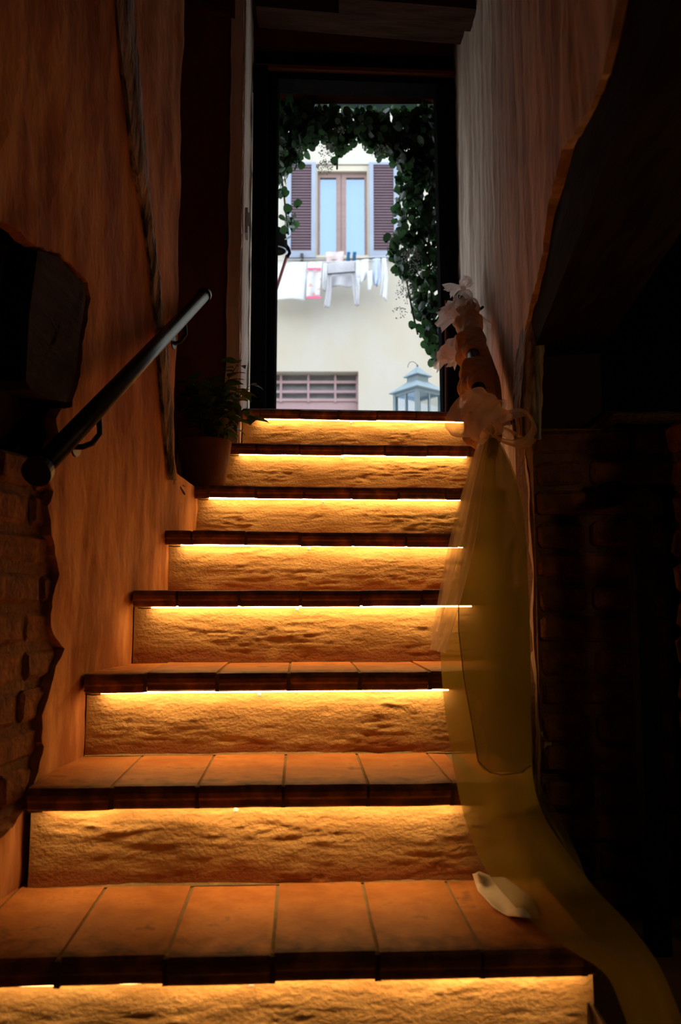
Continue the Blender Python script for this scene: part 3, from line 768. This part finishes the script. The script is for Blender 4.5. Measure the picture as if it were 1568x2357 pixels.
for ri, cnt in ((0, 1900), (1, 1000), (2, 14)):
    for i in range(cnt):
        px, py = pick(regions[ri]); p = at(px, py, 4.2 + rg.uniform(-.04, .08)); me = EM[rg.randrange(3)]
        R = Matrix.LocRotScale(p, __import__('mathutils').Euler(leafrot()), None)
        b.add([R @ v.co for v in me.vertices], [tuple(f.vertices) for f in me.polygons])
b.out('foliage', m_euc, ga, True, 'stuff')
for path in ([(640, 250), (720, 280), (800, 285), (900, 285), (990, 270)], [(985, 270), (990, 400), (985, 520), (990, 640), (1000, 760), (1005, 840)], [(640, 260), (645, 380), (655, 460), (664, 540)], [(778, 330), (776, 390)], [(935, 640), (950, 720), (962, 770)]):
    pts = [at(px, py, 4.17) for px, py in path]
    b = MB(); b.tube(pts, .005, 6); b.out('vine_stem', m_stem, ga)
b = MB()
for (cx, cy, rad, cnt) in ((755, 345, 22, 70), (748, 385, 20, 80), (785, 300, 10, 25), (690, 345, 10, 15), (945, 590, 22, 90), (880, 345, 16, 40), (935, 680, 25, 40), (920, 720, 18, 25), (958, 620, 18, 50), (650, 350, 12, 20), (930, 660, 22, 40)):
    for i in range(cnt):
        a = rg.uniform(0, 2*PI); r = rad*math.sqrt(rg.random()); p = at(cx+r*math.cos(a), cy+r*math.sin(a)*.9, 4.08+rg.uniform(-.03, .03))
        s = rg.uniform(.0025, .005)
        b.add([p+Vector((s, 0, 0)), p-Vector((s, 0, 0)), p+Vector((0, s, 0)), p-Vector((0, s, 0)), p+Vector((0, 0, s)), p-Vector((0, 0, s))], [(0, 2, 4), (2, 1, 4), (1, 3, 4), (3, 0, 4), (2, 0, 5), (1, 2, 5), (3, 1, 5), (0, 3, 5)])
        if i % 3 == 0: b.bar(p, at(cx, cy-rad*.7, 4.08), .0007, .0007)
b.out('blossom', m_flower, ga, False, 'stuff')

# ------------------------------------------------------------------ lanterns outside the door
def lantern(cx, cy, ang, W, H, label):
    base = Vector((cx, cy, LAND-.02)); t = empty('lantern', base); tag(t, label, 'lantern', 'tin lanterns outside the door')
    R = Matrix.Rotation(ang, 3, 'Z'); ax = (R @ Vector((1, 0, 0)), R @ Vector((0, 1, 0)), Vector((0, 0, 1)))
    def P(x, y, z): return base + R @ Vector((x, y, 0)) + Vector((0, 0, z))
    h = W/2; hb = H*.70
    b = MB(); b.box(P(0, 0, .015), W*1.04, W*1.04, .03, ax, .004); b.out('base', m_lantern, t)
    for sx in (-1, 1):
        for sy in (-1, 1):
            b = MB(); b.box(P(sx*(h-.011), sy*(h-.011), hb/2), .022, .022, hb, ax); b.out('corner_post', m_lantern, t)
    b = MB()
    for s in (-1, 1):
        b.box(P(0, s*(h-.011), hb-.012), W-.044, .018, .024, ax); b.box(P(s*(h-.011), 0, hb-.012), .018, W-.044, .024, ax)
    b.out('top_rail', m_lantern, t)
    for s in (-1, 1):
        b = MB(); b.box(P(0, s*(h-.011), hb/2), .010, .012, hb-.03, ax); b.out('glazing_bar', m_lantern, t)
        b = MB(); b.box(P(s*(h-.011), 0, hb/2), .012, .010, hb-.03, ax); b.out('glazing_bar', m_lantern, t)
        b = MB(); b.box(P(0, s*(h-.012), hb/2), W-.044, .002, hb-.05, ax); b.out('pane', m_lglass, t)
        b = MB(); b.box(P(s*(h-.012), 0, hb/2), .002, W-.044, hb-.05, ax); b.out('pane', m_lglass, t)
    def frust(w0, z0, w1, z1, name):
        c4 = [(-1, -1), (1, -1), (1, 1), (-1, 1)]
        vs = [P(x*w0, y*w0, z0-.006) for x, y in c4] + [P(x*w0, y*w0, z0) for x, y in c4] + [P(x*w1, y*w1, z1) for x, y in c4]
        fs = [(3, 2, 1, 0), (8, 9, 10, 11)] + [(4*k+i, 4*k+(i+1) % 4, 4*k+4+(i+1) % 4, 4*k+4+i) for k in range(2) for i in range(4)]
        b = MB(); b.add(vs, fs); b.out(name, m_lantern, t)
    frust(h*1.16, hb, h*.46, hb+H*.085, 'roof')
    b = MB(); b.box(P(0, 0, hb+H*.105), h*.86, h*.86, H*.05, ax); b.out('vent_collar', m_lantern, t)
    frust(h*.58, hb+H*.135, h*.04, hb+H*.215, 'cap')
    b = MB(); b.lathe(P(0, 0, hb+H*.215), [(.005, 0), (.008, .008), (.004, .016)], 10); b.out('finial', m_lantern, t)
    pts = [P(.045*math.cos(a)-.035, 0, hb+H*.19+.045*math.sin(a)) for a in [PI*i/10 for i in range(11)]]
    b = MB(); b.tube(pts, .0018, 6); b.out('ring_handle', m_iron, t)
LY = 4.75
ctr = at(962, 930, LY); top = at(962, 842, LY)
lantern(ctr.x, LY, math.radians(38), .215, (top.z-(LAND-.02))/.925, 'pale blue tin lantern with glass sides standing right of the doorway')
c2 = at(602, 935, LY)
lantern(c2.x, LY, math.radians(40), .22, .50, 'pale blue tin lantern of which only a roof corner shows at left')

# outdoor lamp by the left jamb
t = empty('outdoor_lamp', at(640, 600, 4.5)); tag(t, 'black domed outdoor lamp on a dark red arm by the left jamb', 'lamp')
hc = at(634, 572, 4.5)
b = MB(); b.lathe(hc, [(.068, -.012), (.072, 0), (.070, .05), (.06, .09), (.042, .118), (.015, .132), (.001, .134)], 28); b.out('dome', m_black, t, True)
b = MB(); b.lathe(hc + Vector((0, 0, -.026)), [(.062, .010), (.067, .010), (.069, .020)], 28, False); b.out('rim', m_lantern, t)
b = MB(); b.tube([hc + Vector((-.05, 0, .09)), hc + Vector((-.16, -.05, .12)), Vector((-.56, 4.165, hc.z+.12))], .010, 10); b.out('wall_arm', m_black, t, True)
b = MB(); b.tube([at(655, 560, 4.5), at(664, 572, 4.5), at(667, 582, 4.5), at(661, 592, 4.5)], .010, 10); b.out('elbow', m_black, t, True)
b = MB(); b.tube([at(661, 588, 4.5), at(634, 672, 4.5), at(624, 705, 4.5)], .0095, 10); b.out('arm', m_redpole, t, True)

# ------------------------------------------------------------------ house across the street
FY = 13.0
hb_ = empty('apartment_building', (0, FY, LAND)); tag(hb_, 'cream rendered house across the street with shuttered window', 'building')
def fr_rect(x0, y0, x1, y1, Y=FY): a = at(x0, y1, Y); c = at(x1, y0, Y); return a.x, a.z, c.x, c.z     # x0,z0,x1,z1
def fbox(r, Y0, Y1, name, mat, parent): b = MB(); b.box(((r[0]+r[2])/2, (Y0+Y1)/2, (r[1]+r[3])/2), r[2]-r[0], Y1-Y0, r[3]-r[1]); return b.out(name, mat, parent)
W1 = fr_rect(727, 378, 850, 597); W2 = fr_rect(590, 855, 825, 990)
b = MB()                                        # wall with two openings
xs = [-9, W2[0], W1[0], W2[2], W1[2], 9]; xs.sort()
zs = [LAND-.2, W2[1], W2[3], W1[1], W1[3], 9.6]
for i in range(5):
    for j in range(5):
        cx, cz = (xs[i]+xs[i+1])/2, (zs[j]+zs[j+1])/2
        if W1[0] < cx < W1[2] and W1[1] < cz < W1[3]: continue
        if W2[0] < cx < W2[2] and W2[1] < cz < W2[3]: continue
        b.box((cx, FY+.15, cz), xs[i+1]-xs[i], .3, zs[j+1]-zs[j])
b.out('wall', m_fac, hb_)
b = MB(); b.box((0, FY+.6, 6), 18, .1, 13); b.out('inner_wall', m_dark, hb_)
# upper window
fr_o = fr_rect(731, 404, 846, 597)
b = MB()
px_ = lambda p: at(p, 500, FY+.12).x
pz_ = lambda p: at(784, p, FY+.12).z
def vbar(x0, x1, y0, y1, Y0=FY+.09, Y1=FY+.16): b.box(((px_(x0)+px_(x1))/2, (Y0+Y1)/2, (pz_(y0)+pz_(y1))/2), px_(x1)-px_(x0), Y1-Y0, pz_(y0)-pz_(y1))
vbar(731, 737, 402, 599); vbar(774, 785, 402, 599); vbar(786, 797, 402, 599); vbar(839, 846, 402, 599); vbar(737, 774, 402, 411); vbar(797, 839, 402, 411); vbar(737, 774, 592, 599); vbar(797, 839, 592, 599)
wn = b.out('window', m_winf, hb_)
for x0, x1 in ((737, 774), (797, 839)):
    b = MB(); b.box(((px_(x0)+px_(x1))/2, FY+.125, (pz_(411)+pz_(592))/2), px_(x1)-px_(x0), .008, pz_(411)-pz_(592)); b.out('pane', m_pane, wn)
b = MB(); vbar(728, 850, 402, 600, FY+.24, FY+.26); b.out('curtain', m_curtain, wn)
b = MB(); vbar(726, 850, 388, 401, FY+.02, FY+.16); b.out('roller_box', m_cream, wn)
for x0, x1 in ((726, 731), (845, 850)):
    b = MB(); vbar(x0, x1, 395, 600, FY+.01, FY+.1); b.out('reveal_trim', m_cream, wn)
b = MB(); vbar(700, 860, 597, 603, FY-.05, FY+.1); b.out('sill', m_cream, hb_)
def shutter(x0, x1, y0, y1):
    X0, X1 = at(x0, 500, FY-.05).x, at(x1, 500, FY-.05).x; Z1, Z0 = at(784, y0, FY-.05).z, at(784, y1, FY-.05).z
    fw = .075; ft = .05; b = MB()
    for x in (X0+fw/2, X1-fw/2): b.box((x, FY-.05, (Z0+Z1)/2), fw, ft, Z1-Z0)
    b.box(((X0+X1)/2, FY-.05, Z1-.02), X1-X0-2*fw, ft, .04); b.box(((X0+X1)/2, FY-.05, Z0+.06), X1-X0-2*fw, ft, .12)
    o = b.out('shutter', m_shutf, hb_); n = 31; h = (Z1-.04-Z0-.12)/n
    for i in range(n):
        z = Z0+.12+h*(i+.5); c = Vector(((X0+X1)/2, FY-.048, z)); a = math.radians(32)
        b = MB(); b.box(c, X1-X0-2*fw, h*1.05, .010, (Vector((1, 0, 0)), Vector((0, math.cos(PI/2-a), math.sin(PI/2-a))), Vector((0, -math.sin(PI/2-a), math.cos(PI/2-a))))); b.out('slat', m_shut, o)
    b = MB(); b.box(((X0+X1)/2, FY-.015, (Z0+Z1)/2), X1-X0-2*fw, .006, Z1-Z0-.1); b.out('backing', m_dark, o)
shutter(660, 727, 375, 594); shutter(850, 917, 375, 594)
b = MB(); b.box(at(695, 592, FY-.09), .05, .05, .12); b.out('shutter_catch', m_frame, hb_)
# lower barred window
lw = fr_rect(592, 857, 823, 990, FY+.2)
b = MB(); b.box(((lw[0]+lw[2])/2, FY+.2, at(784, 924, FY+.2).z-.35), lw[2]-lw[0]+.3, .05, .7); lo_ = b.out('lower_window', m_pink, hb_)
for py in (880, 902, 921):
    b = MB(); z = at(784, py, FY+.17).z; b.box(((lw[0]+lw[2])/2, FY+.17, z), lw[2]-lw[0], .04, .045); b.out('bar', m_pink, lo_)
for px in (647, 710, 772, 822):
    b = MB(); x = at(px, 890, FY+.165).x; b.box((x, FY+.165, at(784, 890, FY+.165).z), .035, .04, .55); b.out('bar', m_pink, lo_)
b = MB(); b.box(((lw[0]+lw[2])/2, FY+.25, at(784, 892, FY+.25).z), lw[2]-lw[0]+.2, .01, .75); b.out('pane', m_paned, lo_)

# clothes lines with the wash
CY = FY-.45
t = empty('clothesline', at(760, 600, CY)); tag(t, 'pair of thin clothes lines strung below the shuttered window', 'clothesline')
for Y, py0, py1 in ((CY, 603, 597), (CY+.2, 596, 590)):
    b = MB(); b.tube([at(560, py0+2, Y), at(700, py0+1, Y), at(800, py0-1, Y), at(960, py1-4, Y)], .006, 6); b.out('line', m_white, t)
for px in (697, 898):
    b = MB(); b.bar(at(px, 594, FY), at(px, 594, CY-.03), .03, .02); b.out('bracket', m_iron, t)
def cloth(name, pts, mat, label, Y=CY, amp=.03, nu=14, nv=18, cat='laundry', hem=None):
    """pts: left edge list and right edge list of picture points, top to bottom"""
    Lp, Rp = pts
    def lerp(P, t):
        t *= len(P)-1; i = min(int(t), len(P)-2); f = t-i; return (P[i][0]+(P[i+1][0]-P[i][0])*f, P[i][1]+(P[i+1][1]-P[i][1])*f)
    sd = len(name)*1.3+Lp[0][0]
    def fn(u, v):
        a = lerp(Lp, v); c = lerp(Rp, v); p = at(a[0]+(c[0]-a[0])*u, a[1]+(c[1]-a[1])*u, Y)
        return p + Vector((0, amp*(.25+v)*math.sin(u*9+sd+v*1.5) + .4*amp*noise.noise(p*7), 0))
    b = MB(); b.grid(fn, nu, nv); o = b.out(name, mat, None, True); solid(o, .012)
    tag(o, label, cat, 'washing on the clothes lines'); return o
cloth('towel', ([(600, 606), (600, 688)], [(706, 604), (705, 691)]), m_white, 'wide white towel hanging at the left end of the clothes line')
o = cloth('printed_cloth', ([(708, 604), (705, 686)], [(742, 603), (737, 683)]), m_floral, 'floral pink and white cloth hanging beside the wide white towel')
for y0, y1 in ((617, 621), (682, 687)):
    def fn(u, v, y0=y0, y1=y1): return at(706.5+32*u+1.5*(690-y0)/80, y0+(y1-y0)*v, CY-.045)
    b = MB(); b.grid(fn, 8, 2); solid(b.out('hem', m_rose, o), .012)
cloth('slim_shirt', ([(743, 606), (742, 640), (743, 668)], [(753, 605), (752, 640), (749, 672)]), m_white, 'narrow white garment squeezed between floral cloth and grey shirt', nu=6)
o = cloth('grey_shirt', ([(753, 606), (754, 635), (760, 659)], [(819, 600), (818, 630), (812, 660)]), m_greyc, 'pale grey long sleeved shirt hung upside down with dangling sleeves')
for Lq, Rq in (([(754, 630), (752, 665), (746, 706)], [(763, 632), (763, 670), (759, 708)]), ([(810, 628), (812, 660), (817, 703)], [(819, 626), (823, 660), (827, 703)])):
    def fn(u, v, Lq=Lq, Rq=Rq):
        i = 0 if v < .5 else 1; f = v*2-i; a = [Lq[i][q]+(Lq[i+1][q]-Lq[i][q])*f for q in (0, 1)]; c = [Rq[i][q]+(Rq[i+1][q]-Rq[i][q])*f for q in (0, 1)]
        p = at(a[0]+(c[0]-a[0])*u, a[1]+(c[1]-a[1])*u, CY-.05); return p + Vector((0, .03*math.sin(u*3.1), 0))
    b = MB(); b.grid(fn, 6, 12); solid(b.out('sleeve', m_greyc, o, True), .012)
b = MB(); b.bar(at(754, 631, CY-.06), at(818, 626, CY-.06), .02, .02); b.out('hem_shadow_bar', m_iron, o)  # dark bar painting a shadow line across the shirt hem
o = cloth('white_shirt', ([(820, 600), (819, 640), (822, 662)], [(849, 596), (848, 630), (842, 640)]), m_white, 'bright white shirt hanging next to the pale grey shirt')
for Lq, Rq in (([(820, 640), (821, 675), (820, 690)], [(828, 640), (827, 670), (825, 700)]), ([(846, 625), (847, 655), (848, 668)], [(857, 622), (857, 650), (853, 668)])):
    def fn(u, v, Lq=Lq, Rq=Rq):
        i = 0 if v < .5 else 1; f = v*2-i; a = [Lq[i][q]+(Lq[i+1][q]-Lq[i][q])*f for q in (0, 1)]; c = [Rq[i][q]+(Rq[i+1][q]-Rq[i][q])*f for q in (0, 1)]
        p = at(a[0]+(c[0]-a[0])*u, a[1]+(c[1]-a[1])*u, CY-.04); return p + Vector((0, .02*math.sin(u*3.1), 0))
    b = MB(); b.grid(fn, 5, 10); solid(b.out('sleeve', m_white, o, True), .012)
cloth('light_blouse', ([(858, 596), (857, 640), (862, 655)], [(875, 594), (877, 640), (870, 660)]), m_bluec, 'pale blue and white blouse hanging right of the white shirt')
cloth('long_stocking', ([(880, 594), (879, 650), (876, 680)], [(889, 594), (893, 640), (890, 694)]), m_white, 'long white stocking at the right end of the clothes line', nu=6)
cloth('pink_towel', ([(750, 581), (752, 607)], [(792, 579), (790, 606)]), m_pinkc, 'folded pink and white towel on the upper clothes line', Y=CY+.2, nv=8)
for x, lab in ((798, 'left dark navy sock pegged in front of the window'), (812, 'right dark navy sock pegged in front of the window')):
    cloth('sock', ([(x+1, 580), (x, 590), (x, 601)], [(x+9, 580), (x+7, 590), (x+8, 601)]), m_navy, lab, Y=CY+.18, amp=.01, nu=5, nv=8)

# ------------------------------------------------------------------ right handrail with its dressing
q0 = at(1123, 1032, 1.95); q1 = at(1070, 690, 3.28); qd = (q1-q0).normalized()
t = empty('handrail', q0); tag(t, 'right handrail of polished dark tube wrapped in tan chiffon', 'handrail')
b = MB(); b.tube([q0, q1], .0205, 24); b.out('rail', m_iron, t, True)
for q, s in ((q0, -1), (q1, 1)):
    b = MB(); b.tube([q - qd*.008*s, q + qd*.010*s], .025, 24); b.out('end_cap', m_iron, t)
for f in (.18, .93):
    q = q0.lerp(q1, f); wpt = Vector((xr(q.y)-.004, q.y+.01, q.z-.04 if f < .5 else q.z+.0))
    b = MB(); b.tube([q - Vector((0, 0, .018)), q + Vector((.01, 0, -.05)), wpt], .006, 8); b.out('bracket', m_iron, t)
# chiffon wound round the rail: lumps of spiral folds
def wrap(f0, f1, rad, lab, drop=.02, turns=3.2, seed=0):
    n = 64; mseg = 40
    a0, a1 = q0.lerp(q1, f0), q0.lerp(q1, f1); x = qd.cross(Vector((0, 0, 1))).normalized(); y = x.cross(qd)
    def fn(u, v):
        th = 2*PI*u; env = math.sin(PI*v)**.55
        sp = .5+.5*math.sin(th + v*turns*2*PI)
        r = .0215 + (rad-.02)*env*(.50 + .50*sp**1.4) + (.0045*math.sin(3*th - v*turns*9+seed) + .0028*math.sin(7*th + v*23+seed*2) + .002*math.sin(2*th - v*41))*env
        p = a0.lerp(a1, v) + (x*math.cos(th) + y*math.sin(th))*r
        p.z -= drop*env*(.5-.5*math.sin(th)); return p
    b = MB(); b.grid(fn, n, mseg*2); o = b.out('chiffon_wrap', m_wrap, None, True)
    tag(o, lab, 'fabric', 'chiffon wound round the right handrail'); return o
wrap(.66, .97, .055, 'tan chiffon twist round the far upper end of the right handrail', seed=1)
wrap(.50, .63, .058, 'tan chiffon twist round the middle of the right handrail', .025, 1.6, 2)
wrap(.28, .43, .058, 'tan chiffon twist just above the bare glint of handrail', .03, 1.8, 3)
wrap(.05, .21, .055, 'tan chiffon twist nearest the low end of the right handrail', .03, 2.4, 4)

def sheet(name, rows, mat, parent=None, nu=24, nv=40, amp=.01, folds=5, seed=0, taper=False):
    """rows: list of (left px, left py, right px, right py, left Y, right Y); smooth along the length, pleated across"""
    P = [(at(r[0], r[1], r[4]), at(r[2], r[3], r[5])) for r in rows]
    def cr(p0, p1, p2, p3, t): return .5*((2*p1) + (-p0+p2)*t + (2*p0-5*p1+4*p2-p3)*t*t + (-p0+3*p1-3*p2+p3)*t**3)
    def fn(u, v):
        s = v*(len(P)-1); i = min(int(s), len(P)-2); f = s-i
        idx = [max(0, i-1), i, i+1, min(len(P)-1, i+2)]
        a = cr(*[P[j][0] for j in idx], f); c = cr(*[P[j][1] for j in idx], f)
        p = a.lerp(c, u); d = (c-a)
        nrm = Vector((d.y, -d.x, 0)); nrm = nrm.normalized() if nrm.length > 1e-6 else Vector((0, -1, 0))
        k = amp*(math.sin(u*folds*2*PI+seed+1.3*math.sin(v*4+seed)) + .5*math.sin(u*folds*4.3*PI+seed*2+v*5))
        if taper: k *= min(1, v*3)
        return p + nrm*k
    b = MB(); b.grid(fn, nu, nv); return b.out(name, mat, parent, True)
# swag behind the rail
o = sheet('chiffon_swag', [(1085, 780, 1118, 790, 2.80, 2.82), (1085, 840, 1135, 840, 2.62, 2.66), (1098, 880, 1150, 880, 2.46, 2.50), (1105, 930, 1156, 935, 2.30, 2.34), (1118, 985, 1150, 990, 2.12, 2.14)], m_wrap, None, 20, 30, .008, 2)
solid(o, .002); tag(o, 'tan chiffon swag hanging slack beside the right handrail', 'fabric')
o = sheet('hanging_ribbon', [(1064, 800, 1100, 800, 2.95, 2.95), (1062, 850, 1098, 850, 2.95, 2.95), (1057, 940, 1094, 945, 2.95, 2.95)], m_peach, None, 14, 20, .006, 1.2, 2)
tag(o, 'pale pink tulle ribbon hanging straight behind the right handrail', 'ribbon')

def bow(name, label, knot, loops, tails, mat):
    k = at(*knot); t = empty(name, k); tag(t, label, 'bow', 'tulle bows tied to the right handrail')
    b = MB(); b.lathe((0, 0, 0), [(.0005, -.016), (.010, -.010), (.013, 0), (.010, .010), (.0005, .016)], 14, False)
    b.v = [k + Vector((v.z*.9, v.y, v.x)) for v in b.v]; b.out('knot', mat, t, True)
    for (px, py, dY, wd, ht, sd) in loops:                     # a loop: ribbon folded back on itself
        tip = at(px, py, knot[2]+dY); d = tip-k; L_ = d.length; d.normalize()
        side = d.cross(Vector((0, 1, 0))).normalized(); nrm = side.cross(d).normalized()
        def fn(u, v):
            a = v*2*PI; r = (1-math.cos(a))/2                  # 0 at the knot, 1 at the tip
            along = d*(L_*r*(1-.04*math.cos(6*u+sd))); bulge = side*(ht*math.sin(a)*(.35+.65*r)*.5)
            g = .22 + .78*math.sin(PI*r*.5)**.8
            pl = .005*math.sin(u*9+sd)*g + .0025*math.sin(u*23+sd*2)*g
            return k + along + bulge + nrm*((u-.5)*wd*g) + side*pl*(1 if v < .5 else -1)
        b = MB(); b.grid(fn, 22, 44); b.out('loop', mat, t, True)
    for (x0, y0, x1, y1, dY, sd) in tails:                     # a tail: pleated fan with a cut end
        e0 = at(x0, y0, knot[2]+dY); e1 = at(x1, y1, knot[2]+dY+.01)
        def fn(u, v):
            e = e0.lerp(e1, u); p = k.lerp(e, v); g = v**.9
            ax = (e1-e0).normalized(); nn = ax.cross((e-k).normalized()).normalized()
            return p + ax*((u-.5)*.016*(1-v)) + nn*(.009*math.sin(u*7+sd)*g + .003*math.sin(u*19+sd)*g) + Vector((0, 0, .012*math.sin(PI*v)))
        b = MB(); b.grid(fn, 26, 18); b.out('tail', mat, t, True)
bow('tulle_bow', 'small white tulle bow at the top end of the right handrail', (1066, 664, 3.24), [(1074, 640, 0, .05, .05, 1), (1080, 655, .02, .05, .04, 2)], [(1018, 655, 1024, 664, -.02, 0), (1024, 664, 1040, 684, -.03, 1), (1040, 660, 1046, 684, -.03, 2)], m_peach)
bow('tulle_bow', 'full pale tulle bow spreading left below the topmost bow', (1075, 722, 3.06), [(1060, 672, -.02, .10, .07, 1), (1092, 690, -.03, .09, .07, 3), (1030, 712, -.05, .10, .08, 2)], [(1002, 742, 1018, 765, -.06, 0), (1006, 718, 1010, 748, -.04, 2), (1034, 692, 1012, 712, -.04, 1), (1125, 735, 1148, 770, -.03, 1), (1108, 765, 1120, 790, -.03, 2)], m_peach)
bow('tulle_bow', 'pale tulle bow reaching left across the bare door frame', (1072, 795, 2.84), [(1038, 795, -.04, .09, .08, 1), (1020, 815, -.05, .09, .08, 2)], [(998, 838, 1005, 862, -.06, 0), (1010, 810, 1002, 845, -.05, 1), (1030, 842, 1050, 850, -.04, 1)], m_peach)
bow('tulle_bow', 'large loose peach tulle bow at the low end of the right handrail', (1122, 990, 1.93), [(1080, 945, -.06, .13, .15, 1), (1110, 932, -.08, .12, .12, 2), (1232, 985, -.05, .10, .11, 4), (1148, 965, -.03, .08, .07, 5)], [(1070, 990, 1090, 1008, -.05, 1), (1175, 1010, 1205, 1000, -.04, 2)], m_peach2)

# long veils falling from the last bow down to the floor
vt = empty('tulle_veil', at(1125, 1000, 1.92)); tag(vt, 'long olive tulle veil falling from the handrail over the lowest steps', 'veil')
V1 = [(1108, 1000, 1140, 1000, 1.925, 1.925), (1086, 1060, 1172, 1060, 1.91, 1.90), (1064, 1140, 1198, 1130, 1.89, 1.87), (1040, 1260, 1212, 1250, 1.86, 1.83), (1018, 1380, 1218, 1380, 1.82, 1.78), (1013, 1460, 1221, 1470, 1.76, 1.73),
      (1018, 1570, 1222, 1580, 1.67, 1.66), (1030, 1680, 1223, 1690, 1.56, 1.58), (1050, 1800, 1228, 1790, 1.47, 1.52), (1078, 1910, 1250, 1870, 1.44, 1.49), (1125, 2012, 1300, 1950, 1.40, 1.46), (1205, 2105, 1378, 2050, 1.36, 1.42),
      (1300, 2178, 1450, 2125, 1.255, 1.34), (1392, 2240, 1515, 2210, 1.19, 1.26), (1428, 2312, 1560, 2310, 1.16, 1.20), (1452, 2380, 1590, 2400, 1.14, 1.17)]
sheet('outer_layer', V1, m_veil, vt, 60, 130, .004, .9, 1, True)
V2 = [(1110, 1008, 1142, 1008, 1.915, 1.915), (1096, 1080, 1176, 1075, 1.895, 1.89), (1074, 1200, 1206, 1190, 1.86, 1.85), (1056, 1340, 1216, 1330, 1.81, 1.79), (1056, 1450, 1220, 1450, 1.745, 1.72), (1068, 1560, 1222, 1560, 1.66, 1.655), (1086, 1660, 1223, 1660, 1.565, 1.575), (1101, 1752, 1223, 1745, 1.48, 1.53), (1128, 1778, 1200, 1778, 1.47, 1.52)]
o = sheet('middle_layer', V2, m_veil2, vt, 40, 90, .003, .7, 3, True)
hem = [at(r[0], r[1], r[4]-.003) for r in V2[3:]] + [at(1155, 1784, 1.48), at(1200, 1778, 1.51), at(1223, 1762, 1.53)]
b = MB(); b.tube(hem, .0011, 6); b.out('hem', m_veil2, o)
V5 = [(1116, 1015, 1150, 1015, 1.953, 1.957), (1116, 1080, 1180, 1075, 1.938, 1.932), (1118, 1200, 1205, 1190, 1.908, 1.902), (1113, 1400, 1216, 1395, 1.848, 1.822), (1112, 1600, 1221, 1600, 1.708, 1.702), (1112, 1730, 1222, 1735, 1.578, 1.592)]
sheet('inner_layer', V5, m_veil2, vt, 30, 80, .003, 1.2, 3, True)
V3 = [(1106, 1005, 1126, 1005, 1.90, 1.90), (1072, 1110, 1110, 1110, 1.86, 1.87), (1036, 1250, 1092, 1250, 1.80, 1.82), (1008, 1380, 1060, 1390, 1.74, 1.77), (996, 1440, 1040, 1460, 1.70, 1.74), (992, 1495, 1024, 1503, 1.68, 1.72)]
sheet('sheer_layer', V3, m_peach2, vt, 24, 50, .005, 1.6, 5, True)
V4 = [(1150, 1760, 1222, 1750, 1.60, 1.60), (1170, 1830, 1250, 1820, 1.57, 1.60), (1190, 1900, 1290, 1880, 1.55, 1.60), (1230, 1960, 1330, 1960, 1.53, 1.59), (1290, 2010, 1360, 2030, 1.50, 1.57), (1330, 2050, 1390, 2070, 1.48, 1.55)]
sheet('back_layer', V4, m_veil2, vt, 24, 40, .005, 1.6, 8)
# white satin tail lying on the lowest tread
def sat(u, v):
    A = [(1088, 2012), (1100, 2050), (1135, 2088), (1168, 2108)]; B = [(1106, 2006), (1158, 2016), (1222, 2060), (1246, 2116)]
    i = min(int(v*3), 2); f = v*3-i
    a = [A[i][q]+(A[i+1][q]-A[i][q])*f for q in (0, 1)]; c = [B[i][q]+(B[i+1][q]-B[i][q])*f for q in (0, 1)]
    hgt = .004 + .014*(math.sin(u*PI)*.8 + .4*math.sin(v*7+u*3))**2 + .03*max(0, .25-v)
    return on_z(a[0]+(c[0]-a[0])*u, a[1]+(c[1]-a[1])*u, ZS[0]+hgt)
b = MB(); b.grid(sat, 18, 30); o = b.out('satin_ribbon', m_ribbon, None, True); solid(o, .0015); tag(o, 'creased white satin ribbon end lying on the lowest tiled tread', 'ribbon')
b = MB()
def sat2(u, v):
    p = at(1352+40*u*(.3+v), 2310+60*v, 1.19 + .02*math.sin(u*5)); return p
b.grid(sat2, 10, 12); o = b.out('satin_ribbon', m_ribbon, None, True); solid(o, .0015); tag(o, 'white satin ribbon end hanging below the tread at bottom right', 'ribbon')

# ------------------------------------------------------------------ iron railing at right
t = empty('iron_railing', at(1500, 2190, 1.70)); tag(t, 'black iron railing with two uprights before the brick parapet', 'railing')
xa = at(1470, 1140, 1.70); b = MB(); b.box((xa.x, 1.70, xa.z/2), .042, .042, xa.z); b.out('post', m_black, t)
xb = at(1537, 1125, 1.80); b = MB(); b.box((xb.x, 1.80, xb.z/2), .020, .020, xb.z); b.out('post', m_black, t)
b = MB(); b.bar(xa + Vector((-.02, 0, .0)), xb + Vector((0, 0, .0)), .03, .02); b.out('top_rail', m_black, t)
xc = at(1405, 1138, 1.86); b = MB(); b.box(xc, .048, .06, .056, bev=.012); b.out('fixing_block', m_black, t)
b = MB(); b.bar(xc, xa, .02, .015); b.out('top_rail', m_black, t)

# warm lamp in the side room, out of view to the right
l = bpy.data.lights.new('side_room_lamp', 'POINT'); l.energy = 1.7; l.color = (1, .55, .2); l.shadow_soft_size = .06
lo = bpy.data.objects.new('side_room_lamp', l); COL.objects.link(lo); lo.location = (.95, 1.0, 1.0)
